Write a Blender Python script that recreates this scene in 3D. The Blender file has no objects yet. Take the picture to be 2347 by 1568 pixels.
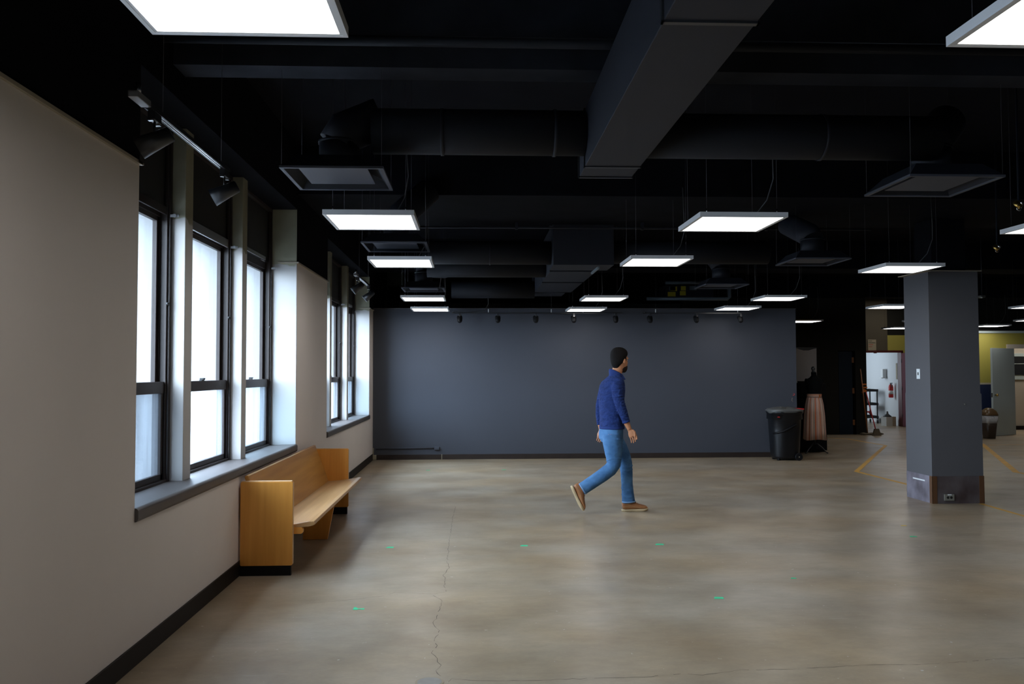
import bpy, bmesh, math, random
from mathutils import Vector, Matrix, Euler

random.seed(7)
SC = bpy.context.scene
COL = SC.collection

# ------------------------------------------------------------------ camera
YAW, PIT, ROL = 0.0462, 0.0370, -0.0027
cam_d = bpy.data.cameras.new('camera')
cam_d.sensor_width = 36.0
cam_d.lens = 1930.93 / 2347.0 * 36.0
cam_d.clip_start = 0.05
cam_d.clip_end = 3000
cam = bpy.data.objects.new('camera', cam_d)
COL.objects.link(cam)
fw = Vector((math.sin(YAW) * math.cos(PIT), math.cos(YAW) * math.cos(PIT), math.sin(PIT)))
r0 = Vector((math.cos(YAW), -math.sin(YAW), 0))
u0 = r0.cross(fw)
Rv = r0 * math.cos(ROL) + u0 * math.sin(ROL)
Uv = u0 * math.cos(ROL) - r0 * math.sin(ROL)
cam.matrix_world = Matrix(((Rv.x, Uv.x, -fw.x, 0), (Rv.y, Uv.y, -fw.y, 0), (Rv.z, Uv.z, -fw.z, 1.5), (0, 0, 0, 1)))
SC.camera = cam

# ------------------------------------------------------------------ world, exposure
SKY = (0.70, 0.83, 1.0)
SKY_STRENGTH = 29.0
PANEL_STRENGTH = 7.5
w = bpy.data.worlds.new('overcast_sky')
SC.world = w
w.use_nodes = True
bgn = w.node_tree.nodes['Background']
bgn.inputs[0].default_value = (*SKY, 1)
bgn.inputs[1].default_value = SKY_STRENGTH
vs = SC.view_settings
vs.view_transform = 'Standard'
vs.look = 'None'
vs.gamma = 1.0
vs.use_curve_mapping = False
vs.exposure = 0.0
SC.cycles.use_denoising = True
SC.cycles.max_bounces = 8
SC.cycles.diffuse_bounces = 5
SC.cycles.glossy_bounces = 4
SC.cycles.transparent_max_bounces = 12
SC.cycles.sample_clamp_indirect = 10.0
SC.cycles.caustics_reflective = False
SC.cycles.caustics_refractive = False


def portal(x, y, z, sx, sz):
    ld = bpy.data.lights.new('window_portal', 'AREA')
    ld.shape = 'RECTANGLE'
    ld.size = sx
    ld.size_y = sz
    ld.cycles.is_portal = True
    o = bpy.data.objects.new('window_portal', ld)
    o.location = (x, y, z)
    o.rotation_euler = (0, math.radians(-90), 0)   # emits toward +x
    COL.objects.link(o)


# (portal local x runs along world z after the turn, local y along world y)
portal(-2.38, 6.44, 1.66, 1.80, 3.95)
portal(-2.38, 12.22, 1.66, 1.80, 4.15)
portal(-2.38, 0.735, 1.66, 1.80, 3.95)


def area_lamp(name, loc, rot, sx, sy, power, color):
    ld = bpy.data.lights.new(name, 'AREA')
    ld.shape = 'RECTANGLE'
    ld.size = sx
    ld.size_y = sy
    ld.energy = power
    ld.color = color
    o = bpy.data.objects.new(name, ld)
    o.location = loc
    o.rotation_euler = rot
    COL.objects.link(o)
    return o


# daylight of the small white room beyond the far doorway (its window is round the corner)
area_lamp('side_room_daylight', (9.7, 25.2, 1.7), (0, math.radians(-90), 0), 1.6, 1.6, 48, (0.75, 0.88, 1.0))
# lamp of the room behind the pale door
area_lamp('far_room_ceiling_lamp', (14.4, 20.6, 3.5), (0, 0, 0), 1.2, 0.6, 40, (1.0, 0.94, 0.86))
# lamp of the corridor before the far doorway
area_lamp('corridor_ceiling_lamp', (11.2, 21.6, 3.5), (0, 0, 0), 0.6, 0.6, 11, (1.0, 0.95, 0.88))

# ------------------------------------------------------------------ materials


def mat(name, color=(0.5, 0.5, 0.5), rough=0.6, metal=0.0, spec=0.5, noise=0.0, nscale=8.0, bump=0.0, bscale=60.0,
        emit=None, estr=0.0, coat=0.0, color2=None, stretch=(1, 1, 1), roughvar=0.0, detail=4.0, coord='Object'):
    m = bpy.data.materials.new(name)
    m.use_nodes = True
    nt = m.node_tree
    b = nt.nodes['Principled BSDF']
    b.inputs['Base Color'].default_value = (*color, 1)
    b.inputs['Roughness'].default_value = rough
    b.inputs['Metallic'].default_value = metal
    b.inputs['Specular IOR Level'].default_value = spec
    if coat:
        b.inputs['Coat Weight'].default_value = coat
        b.inputs['Coat Roughness'].default_value = 0.2
    if emit:
        b.inputs['Emission Color'].default_value = (*emit, 1)
        b.inputs['Emission Strength'].default_value = estr
    tc = mp = None
    if noise or color2 or bump or roughvar:
        tc = nt.nodes.new('ShaderNodeTexCoord')
        mp = nt.nodes.new('ShaderNodeMapping')
        mp.inputs['Scale'].default_value = stretch
        nt.links.new(tc.outputs[coord], mp.inputs[0])
    if noise or color2:
        n = nt.nodes.new('ShaderNodeTexNoise')
        n.inputs['Scale'].default_value = nscale
        n.inputs['Detail'].default_value = detail
        nt.links.new(mp.outputs[0], n.inputs['Vector'])
        r = nt.nodes.new('ShaderNodeValToRGB')
        c2 = color2 or tuple(c * (1 - noise) for c in color)
        r.color_ramp.elements[0].position = 0.3
        r.color_ramp.elements[0].color = (*c2, 1)
        r.color_ramp.elements[1].position = 0.7
        r.color_ramp.elements[1].color = (*color, 1)
        nt.links.new(n.outputs[0], r.inputs[0])
        nt.links.new(r.outputs[0], b.inputs['Base Color'])
        if roughvar:
            mr = nt.nodes.new('ShaderNodeMapRange')
            mr.inputs[3].default_value = rough - roughvar
            mr.inputs[4].default_value = rough + roughvar
            nt.links.new(n.outputs[0], mr.inputs[0])
            nt.links.new(mr.outputs[0], b.inputs['Roughness'])
    if bump:
        n2 = nt.nodes.new('ShaderNodeTexNoise')
        n2.inputs['Scale'].default_value = bscale
        n2.inputs['Detail'].default_value = 3
        nt.links.new(mp.outputs[0], n2.inputs['Vector'])
        bp = nt.nodes.new('ShaderNodeBump')
        bp.inputs['Strength'].default_value = bump
        bp.inputs['Distance'].default_value = 0.01 if bump < 0.6 else 0.04
        nt.links.new(n2.outputs[0], bp.inputs['Height'])
        nt.links.new(bp.outputs[0], b.inputs['Normal'])
    return m


def wood(name, c1, c2, stretch, rough=0.38):
    m = mat(name, c1, rough, color2=c2, nscale=3.0, stretch=stretch, detail=6.0, bump=0.03, bscale=5.0, spec=0.45)
    return m


def two_tone(name, low, high, zsplit, wav=0.05):
    """real paint line: lower part painted, upper part bare, with a hand-brushed edge"""
    m = bpy.data.materials.new(name)
    m.use_nodes = True
    nt = m.node_tree
    b = nt.nodes['Principled BSDF']
    b.inputs['Roughness'].default_value = 0.6
    b.inputs['Specular IOR Level'].default_value = 0.3
    tc = nt.nodes.new('ShaderNodeTexCoord')
    sp = nt.nodes.new('ShaderNodeSeparateXYZ')
    nt.links.new(tc.outputs['Object'], sp.inputs[0])
    n = nt.nodes.new('ShaderNodeTexNoise')
    n.inputs['Scale'].default_value = 5.0
    n.inputs['Detail'].default_value = 2.0
    nt.links.new(tc.outputs['Object'], n.inputs['Vector'])
    ma = nt.nodes.new('ShaderNodeMath')
    ma.operation = 'MULTIPLY_ADD'
    ma.inputs[1].default_value = wav * 4
    ma.inputs[2].default_value = -zsplit - wav * 2
    nt.links.new(n.outputs[0], ma.inputs[0])
    ad = nt.nodes.new('ShaderNodeMath')
    ad.operation = 'ADD'
    nt.links.new(sp.outputs[2], ad.inputs[0])
    nt.links.new(ma.outputs[0], ad.inputs[1])
    st = nt.nodes.new('ShaderNodeMapRange')
    st.inputs[1].default_value = -0.006
    st.inputs[2].default_value = 0.006
    nt.links.new(ad.outputs[0], st.inputs[0])
    n2 = nt.nodes.new('ShaderNodeTexNoise')
    n2.inputs['Scale'].default_value = 2.5
    n2.inputs['Detail'].default_value = 5.0
    nt.links.new(tc.outputs['Object'], n2.inputs['Vector'])
    r2 = nt.nodes.new('ShaderNodeValToRGB')
    r2.color_ramp.elements[0].position = 0.35
    r2.color_ramp.elements[0].color = (*[c * 0.72 for c in high], 1)
    r2.color_ramp.elements[1].position = 0.65
    r2.color_ramp.elements[1].color = (*high, 1)
    nt.links.new(n2.outputs[0], r2.inputs[0])
    mx = nt.nodes.new('ShaderNodeMix')
    mx.data_type = 'RGBA'
    nt.links.new(st.outputs[0], mx.inputs[0])
    mx.inputs[6].default_value = (*low, 1)
    nt.links.new(r2.outputs[0], mx.inputs[7])
    nt.links.new(mx.outputs[2], b.inputs['Base Color'])
    return m


def glass(name, tint, haze=0.0, hazecol=(0.7, 0.8, 0.9)):
    m = bpy.data.materials.new(name)
    m.use_nodes = True
    nt = m.node_tree
    for n in list(nt.nodes):
        nt.nodes.remove(n)
    out = nt.nodes.new('ShaderNodeOutputMaterial')
    tr = nt.nodes.new('ShaderNodeBsdfTransparent')
    tr.inputs[0].default_value = (*tint, 1)
    gl = nt.nodes.new('ShaderNodeBsdfGlossy')
    gl.inputs['Roughness'].default_value = 0.03
    lw_ = nt.nodes.new('ShaderNodeLayerWeight')
    pw_ = nt.nodes.new('ShaderNodeMath')
    pw_.operation = 'POWER'
    pw_.inputs[1].default_value = 5.0
    nt.links.new(lw_.outputs['Facing'], pw_.inputs[0])
    fr = nt.nodes.new('ShaderNodeMath')
    fr.operation = 'MULTIPLY_ADD'
    fr.inputs[1].default_value = 0.45
    fr.inputs[2].default_value = 0.03
    nt.links.new(pw_.outputs[0], fr.inputs[0])
    mx = nt.nodes.new('ShaderNodeMixShader')
    nt.links.new(fr.outputs[0], mx.inputs[0])
    nt.links.new(tr.outputs[0], mx.inputs[1])
    nt.links.new(gl.outputs[0], mx.inputs[2])
    last = mx
    if haze:
        df = nt.nodes.new('ShaderNodeBsdfTranslucent')
        df.inputs[0].default_value = (*hazecol, 1)
        tc = nt.nodes.new('ShaderNodeTexCoord')
        mp = nt.nodes.new('ShaderNodeMapping')
        mp.inputs['Scale'].default_value = (3, 7, 0.6)
        nt.links.new(tc.outputs['Object'], mp.inputs[0])
        n = nt.nodes.new('ShaderNodeTexNoise')
        n.inputs['Scale'].default_value = 1.2
        nt.links.new(mp.outputs[0], n.inputs['Vector'])
        mr = nt.nodes.new('ShaderNodeMapRange')
        mr.inputs[1].default_value = 0.35
        mr.inputs[2].default_value = 0.65
        mr.inputs[3].default_value = haze * 0.25
        mr.inputs[4].default_value = haze
        nt.links.new(n.outputs[0], mr.inputs[0])
        m2 = nt.nodes.new('ShaderNodeMixShader')
        nt.links.new(mr.outputs[0], m2.inputs[0])
        nt.links.new(mx.outputs[0], m2.inputs[1])
        nt.links.new(df.outputs[0], m2.inputs[2])
        last = m2
    nt.links.new(last.outputs[0], out.inputs[0])
    return m


def floor_material():
    m = bpy.data.materials.new('polished_concrete')
    m.use_nodes = True
    nt = m.node_tree
    b = nt.nodes['Principled BSDF']
    tc = nt.nodes.new('ShaderNodeTexCoord')

    def noise(scale, detail, stretch=(1, 1, 1), rough=0.55, off=(0, 0, 0)):
        mp = nt.nodes.new('ShaderNodeMapping')
        mp.inputs['Scale'].default_value = stretch
        mp.inputs['Location'].default_value = off
        nt.links.new(tc.outputs['Object'], mp.inputs[0])
        n = nt.nodes.new('ShaderNodeTexNoise')
        n.inputs['Scale'].default_value = scale
        n.inputs['Detail'].default_value = detail
        n.inputs['Roughness'].default_value = rough
        nt.links.new(mp.outputs[0], n.inputs['Vector'])
        return n.outputs[0]

    def ramp(src, stops):
        r = nt.nodes.new('ShaderNodeValToRGB')
        e = r.color_ramp.elements
        e[0].position, e[0].color = stops[0][0], (*stops[0][1], 1)
        e[1].position, e[1].color = stops[-1][0], (*stops[-1][1], 1)
        for p, c in stops[1:-1]:
            x = e.new(p)
            x.color = (*c, 1)
        nt.links.new(src, r.inputs[0])
        return r.outputs[0]

    def mix(a, c, f, blend='MIX', fac=None):
        x = nt.nodes.new('ShaderNodeMix')
        x.data_type = 'RGBA'
        x.blend_type = blend
        nt.links.new(a, x.inputs[6])
        if isinstance(c, tuple):
            x.inputs[7].default_value = (*c, 1)
        else:
            nt.links.new(c, x.inputs[7])
        if fac is None:
            nt.links.new(f, x.inputs[0])
        else:
            x.inputs[0].default_value = fac
        return x.outputs[2]

    base = ramp(noise(1.3, 9, (1.0, 1.25, 1), 0.6), [(0.32, (0.250, 0.198, 0.140)), (0.5, (0.310, 0.257, 0.190)), (0.68, (0.378, 0.322, 0.250))])
    warm = ramp(noise(0.55, 5, (1, 1.4, 1), off=(4, 2, 0)), [(0.40, (1.0, 0.98, 0.95)), (0.70, (1.06, 0.90, 0.68))])
    c = mix(base, warm, None, 'MULTIPLY', 1.0)
    fine = ramp(noise(9, 8, (1, 2.2, 1)), [(0.3, (0.90, 0.90, 0.90)), (0.7, (1.07, 1.07, 1.07))])
    c = mix(c, fine, None, 'MULTIPLY', 0.8)
    fine2 = ramp(noise(38, 6, (1, 3.0, 1)), [(0.3, (0.93, 0.93, 0.93)), (0.7, (1.05, 1.05, 1.05))])
    c = mix(c, fine2, None, 'MULTIPLY', 1.0)
    sc = ramp(noise(7, 3, (0.35, 4.5, 1), off=(5, 2, 0)), [(0.70, (0, 0, 0)), (0.78, (0.5, 0.5, 0.5))])
    c = mix(c, (0.50, 0.48, 0.46), sc)
    fl = ramp(noise(22, 3, (1.0, 1.0, 1), off=(1, 7, 0)), [(0.705, (0, 0, 0)), (0.74, (1, 1, 1))])
    c = mix(c, (0.52, 0.50, 0.47), fl)
    dk = ramp(noise(30, 2, off=(9, 1, 0)), [(0.80, (0, 0, 0)), (0.83, (1, 1, 1))])
    c = mix(c, (0.06, 0.05, 0.045), dk)
    nt.links.new(c, b.inputs['Base Color'])
    mr = nt.nodes.new('ShaderNodeMapRange')
    mr.inputs[1].default_value = 0.3
    mr.inputs[2].default_value = 0.7
    mr.inputs[3].default_value = 0.28
    mr.inputs[4].default_value = 0.42
    nt.links.new(noise(2.2, 6, (1, 1.5, 1), off=(3, 3, 3)), mr.inputs[0])
    nt.links.new(mr.outputs[0], b.inputs['Roughness'])
    b.inputs['Specular IOR Level'].default_value = 0.8
    bp = nt.nodes.new('ShaderNodeBump')
    bp.inputs['Strength'].default_value = 0.25
    bp.inputs['Distance'].default_value = 0.004
    nt.links.new(noise(2.0, 3), bp.inputs['Height'])
    nt.links.new(bp.outputs[0], b.inputs['Normal'])
    return m


M = {}
M['floor'] = floor_material()
M['grey_paint'] = mat('warm_grey_wall_paint', (0.74, 0.67, 0.63), 0.62, spec=0.3, noise=0.05, nscale=1.5, bump=0.03, bscale=30)
M['pier_paint'] = M['grey_paint']
M['mullion_paint'] = two_tone('mullion_paint', (0.50, 0.48, 0.46), (0.30, 0.28, 0.20), 2.50, 0.05)
M['jamb_paint'] = two_tone('jamb_paint', (0.45, 0.44, 0.43), (0.34, 0.33, 0.24), 2.58, 0.04)
M['black_paint'] = mat('black_ceiling_paint', (0.007, 0.0072, 0.0095), 0.85, spec=0.05, noise=0.3, nscale=3, bump=0.05, bscale=20)
M['black_duct'] = mat('black_duct_paint', (0.014, 0.0155, 0.023), 0.6, spec=0.3, noise=0.2, nscale=2)
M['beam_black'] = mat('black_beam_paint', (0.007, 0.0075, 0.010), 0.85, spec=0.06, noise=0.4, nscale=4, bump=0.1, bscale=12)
M['beam_near'] = mat('near_beam_grey_paint', (0.030, 0.033, 0.043), 0.8, spec=0.1, noise=0.4, nscale=4, bump=0.1, bscale=12)  # near beam, a step paler than the other ceiling beams
M['slate'] = mat('slate_grey_wall_paint', (0.063, 0.068, 0.084), 0.6, spec=0.25, noise=0.06, nscale=1.2, bump=0.02, bscale=40)
M['column_paint'] = mat('column_grey_paint', (0.094, 0.091, 0.097), 0.6, spec=0.25, noise=0.05, nscale=2, bump=0.02, bscale=40)
M['dark_wall'] = mat('near_black_wall_paint', (0.018, 0.0175, 0.015), 0.8, spec=0.1, noise=0.2, nscale=2)
M['base_rubber'] = mat('dark_brown_rubber_base', (0.014, 0.010, 0.008), 0.55, spec=0.2, noise=0.2, nscale=6)
M['base_brown'] = mat('brown_vinyl_base', (0.034, 0.023, 0.019), 0.5, spec=0.3, noise=0.3, nscale=5)
M['sill'] = mat('grey_stone_sill', (0.115, 0.102, 0.098), 0.45, spec=0.3, noise=0.3, nscale=5, color2=(0.085, 0.075, 0.072), roughvar=0.06)
M['frame'] = mat('dark_bronze_window_frame', (0.030, 0.022, 0.020), 0.45, spec=0.3)
M['blind'] = mat('black_blind_fabric', (0.018, 0.016, 0.015), 0.6)
M['silver'] = mat('worn_metal', (0.45, 0.45, 0.46), 0.4, metal=0.8)
M['steel'] = mat('bright_steel', (0.7, 0.7, 0.7), 0.25, metal=1.0)
M['trim_edge'] = mat('tan_edge_strip', (0.36, 0.31, 0.24), 0.5)
M['glass_upper'] = glass('clear_window_glass', (0.93, 0.96, 0.97))
M['glass_low1'] = glass('tinted_window_glass_a', (0.44, 0.47, 0.49), 0.05)  # each lower pane has its own tint and streaky haze
M['glass_low2'] = glass('tinted_window_glass_b', (0.90, 0.93, 0.95), 0.08)
M['glass_low3'] = glass('tinted_window_glass_c', (0.72, 0.80, 0.84), 0.06)
M['white_frame'] = mat('white_light_frame', (0.62, 0.62, 0.63), 0.4)
M['panel'] = mat('lit_panel_diffuser', (0.9, 0.9, 0.9), 0.6, emit=(1.0, 0.965, 0.93), estr=PANEL_STRENGTH)
M['cable'] = mat('dark_cable', (0.05, 0.05, 0.05), 0.5)
M['wire'] = mat('thin_steel_wire', (0.09, 0.09, 0.10), 0.5, metal=0.5)
M['black_metal'] = mat('satin_black_metal', (0.018, 0.019, 0.022), 0.35, spec=0.6)
M['spot_black'] = mat('matte_black_spotlight', (0.006, 0.006, 0.007), 0.6, spec=0.2)
M['diff_paint'] = mat('diffuser_dark_grey', (0.060, 0.064, 0.080), 0.5, spec=0.3)
M['round_duct'] = mat('matte_black_round_duct', (0.011, 0.012, 0.016), 0.65, spec=0.2)
M['oak_v'] = wood('oak_veneer_upright', (0.78, 0.355, 0.070), (0.66, 0.28, 0.048), (7, 7, 0.35))
M['oak_h'] = wood('oak_veneer_long_grain', (0.58, 0.295, 0.072), (0.43, 0.20, 0.042), (6, 0.35, 6))
M['oak_seat'] = wood('oak_seat_worn', (0.60, 0.37, 0.175), (0.46, 0.25, 0.10), (7, 0.35, 3), rough=0.3)
M['oak_edge'] = mat('oak_edge_light', (0.66, 0.42, 0.22), 0.4, noise=0.15, nscale=8)
M['kick'] = mat('black_kick_base', (0.005, 0.005, 0.006), 0.5, spec=0.2)
M['skin'] = mat('skin', (0.46, 0.20, 0.10), 0.6, spec=0.3, noise=0.1, nscale=20)
M['hair'] = mat('dark_brown_hair', (0.006, 0.0045, 0.004), 0.85, spec=0.12, bump=0.5, bscale=180)
M['beard'] = mat('short_dark_beard', (0.022, 0.012, 0.008), 0.85, spec=0.15, bump=0.5, bscale=250)
M['sweater'] = mat('navy_blue_knit', (0.017, 0.035, 0.135), 0.9, spec=0.15, color2=(0.010, 0.021, 0.085), nscale=14, bump=0.7, bscale=22, stretch=(1, 1, 2.2))
M['collar'] = mat('navy_collar', (0.016, 0.032, 0.125), 0.9, spec=0.15)
M['jeans'] = mat('mid_blue_denim', (0.074, 0.178, 0.34), 0.85, spec=0.2, color2=(0.032, 0.092, 0.21), nscale=5, bump=0.6, bscale=8, stretch=(1, 1, 1.5))
M['stitch'] = mat('denim_hem_stitch', (0.15, 0.27, 0.45), 0.8)
M['leather'] = mat('tan_leather', (0.37, 0.155, 0.055), 0.5, color2=(0.24, 0.085, 0.028), nscale=12, bump=0.15, bscale=40)
M['crepe'] = mat('cream_crepe_sole', (0.50, 0.37, 0.21), 0.6)
M['lace'] = mat('dark_lace', (0.05, 0.03, 0.02), 0.7)
M['eye'] = mat('eye_white', (0.7, 0.68, 0.65), 0.2)
M['bin_black'] = mat('black_bin_plastic', (0.006, 0.0065, 0.008), 0.35, spec=0.35)
M['bag_grey'] = mat('grey_bin_bag', (0.09, 0.09, 0.085), 0.4, bump=0.5, bscale=20)
M['red'] = mat('red_plastic', (0.55, 0.03, 0.03), 0.4)
M['form_black'] = mat('black_jersey_form', (0.004, 0.004, 0.0045), 0.8, spec=0.1)
M['yellow_wall'] = mat('mustard_yellow_paint', (0.40, 0.35, 0.07), 0.6, noise=0.05, nscale=2)
M['navy_wall'] = mat('navy_dado_paint', (0.012, 0.022, 0.07), 0.5)
M['olive_wall'] = mat('olive_brown_paint', (0.085, 0.07, 0.045), 0.7, noise=0.1, nscale=2)
M['white_wall'] = mat('white_room_paint', (0.62, 0.64, 0.66), 0.6)
M['beige'] = mat('beige_door_paint', (0.50, 0.44, 0.36), 0.5)
M['door_grey'] = mat('pale_grey_green_door', (0.48, 0.55, 0.54), 0.5, noise=0.04, nscale=3)
M['maroon'] = mat('maroon_door_paint', (0.20, 0.07, 0.10), 0.30, coat=0.5)
M['maroon_trim'] = mat('maroon_trim_paint', (0.08, 0.012, 0.015), 0.4)
M['dark_blue'] = mat('dark_blue_door_paint', (0.003, 0.010, 0.020), 0.6, spec=0.2)
M['orange'] = mat('orange_paint', (0.60, 0.16, 0.02), 0.5)
M['hinge_orange'] = mat('dull_orange_hinge', (0.17, 0.06, 0.012), 0.5)
M['wood_handle'] = mat('orange_wood_handle', (0.30, 0.11, 0.03), 0.5)
M['mop'] = mat('dirty_mop_yarn', (0.15, 0.12, 0.08), 0.9, bump=0.8, bscale=60)
M['yellow_tape'] = mat('worn_yellow_tape', (0.72, 0.36, 0.02), 0.55, color2=(0.50, 0.28, 0.05), nscale=7)
M['green_tape'] = mat('green_tape', (0.03, 0.55, 0.26), 0.5)
M['gold_tape'] = mat('yellow_tape_scrap', (0.65, 0.45, 0.06), 0.5)
M['crack'] = mat('dark_floor_crack', (0.055, 0.045, 0.038), 0.9)
M['disc'] = mat('concrete_plug', (0.30, 0.275, 0.245), 0.35, noise=0.2, nscale=14)
M['disc_ring'] = mat('tan_plug_ring', (0.36, 0.28, 0.18), 0.5)
M['outlet_box'] = mat('grey_outlet_cover', (0.25, 0.24, 0.20), 0.45, metal=0.3)
M['white_plastic'] = mat('white_plastic', (0.70, 0.72, 0.72), 0.4)
M['black_plastic'] = mat('black_plastic', (0.012, 0.012, 0.012), 0.4)
M['col_base'] = mat('scuffed_brown_base_panel', (0.050, 0.032, 0.032), 0.35, color2=(0.105, 0.088, 0.09), nscale=4.5, spec=0.6, stretch=(1, 1, 0.8))
M['col_base'].node_tree.nodes['Color Ramp'].color_ramp.elements[0].position = 0.36
M['col_base_scuffed'] = mat('lavender_scuffed_base_panel', (0.10, 0.085, 0.10), 0.35, color2=(0.24, 0.22, 0.26), nscale=5.0, spec=0.5)
M['col_trim'] = mat('brown_corner_trim', (0.10, 0.045, 0.02), 0.4)
M['board_grey'] = mat('grey_board_face', (0.32, 0.29, 0.28), 0.5)
M['brass'] = mat('brass', (0.75, 0.5, 0.15), 0.3, metal=1.0)
M['box_white'] = mat('white_cardboard', (0.55, 0.55, 0.53), 0.7)
M['box_tan'] = mat('tan_cardboard', (0.38, 0.30, 0.22), 0.7)
M['brown_plastic'] = mat('brown_bin_plastic', (0.10, 0.055, 0.02), 0.35)
M['dark_brown_plastic'] = mat('dark_brown_bin_body', (0.035, 0.022, 0.014), 0.4)
M['clear_bag'] = mat('translucent_bag', (0.40, 0.39, 0.38), 0.35, bump=0.6, bscale=30)
M['paper'] = mat('sign_paper', (0.36, 0.31, 0.22), 0.7)
M['sign_red'] = mat('sign_red_ink', (0.45, 0.05, 0.04), 0.6)
M['sign_black'] = mat('sign_black_ink', (0.05, 0.045, 0.04), 0.6)
M['pipe_grey'] = mat('grey_pipe', (0.20, 0.24, 0.27), 0.4, metal=0.3)
M['label_yellow'] = mat('yellow_sticker', (0.55, 0.42, 0.02), 0.5)
M['cream_plastic'] = mat('cream_plastic', (0.32, 0.29, 0.20), 0.5)
M['facade'] = mat('pale_neighbour_facade', (0.15, 0.15, 0.155), 0.8, noise=0.05, nscale=1)
M['facade_light'] = mat('pale_limestone', (0.27, 0.27, 0.27), 0.9, spec=0.1)
M['facade_dark'] = mat('pale_facade_line', (0.11, 0.12, 0.13), 0.8)
M['outdoor_ground'] = mat('pale_paving', (0.16, 0.16, 0.165), 0.95, spec=0.0)
M['blue_plastic'] = mat('blue_plastic', (0.03, 0.20, 0.45), 0.5)
M['bare_concrete'] = mat('bare_concrete_greenish', (0.13, 0.15, 0.13), 0.7, noise=0.2, nscale=4)


def striped_fabric():
    m = bpy.data.materials.new('striped_skirt_fabric')
    m.use_nodes = True
    nt = m.node_tree
    b = nt.nodes['Principled BSDF']
    b.inputs['Roughness'].default_value = 0.8
    uv = nt.nodes.new('ShaderNodeUVMap')
    uv.uv_map = 'around'
    sp = nt.nodes.new('ShaderNodeSeparateXYZ')
    nt.links.new(uv.outputs[0], sp.inputs[0])
    ml = nt.nodes.new('ShaderNodeMath')
    ml.operation = 'MULTIPLY'
    ml.inputs[1].default_value = 6.0
    nt.links.new(sp.outputs[0], ml.inputs[0])
    fr = nt.nodes.new('ShaderNodeMath')
    fr.operation = 'FRACT'
    nt.links.new(ml.outputs[0], fr.inputs[0])
    r = nt.nodes.new('ShaderNodeValToRGB')
    r.color_ramp.interpolation = 'CONSTANT'
    cream, orange, dark, pink = (0.72, 0.54, 0.42), (0.62, 0.17, 0.07), (0.14, 0.14, 0.15), (0.72, 0.46, 0.38)
    st = [(0, cream), (.10, dark), (.14, cream), (.22, orange), (.34, pink), (.40, dark), (.43, pink), (.55, cream),
          (.62, orange), (.66, cream), (.70, orange), (.80, cream), (.88, dark), (.91, pink)]
    e = r.color_ramp.elements
    e[0].position, e[0].color = st[0][0], (*st[0][1], 1)
    e[1].position, e[1].color = st[-1][0], (*st[-1][1], 1)
    for p, c in st[1:-1]:
        x = e.new(p)
        x.color = (*c, 1)
    nt.links.new(fr.outputs[0], r.inputs[0])
    nt.links.new(r.outputs[0], b.inputs['Base Color'])
    return m


M['stripes'] = striped_fabric()

# ------------------------------------------------------------------ mesh helpers


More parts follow.
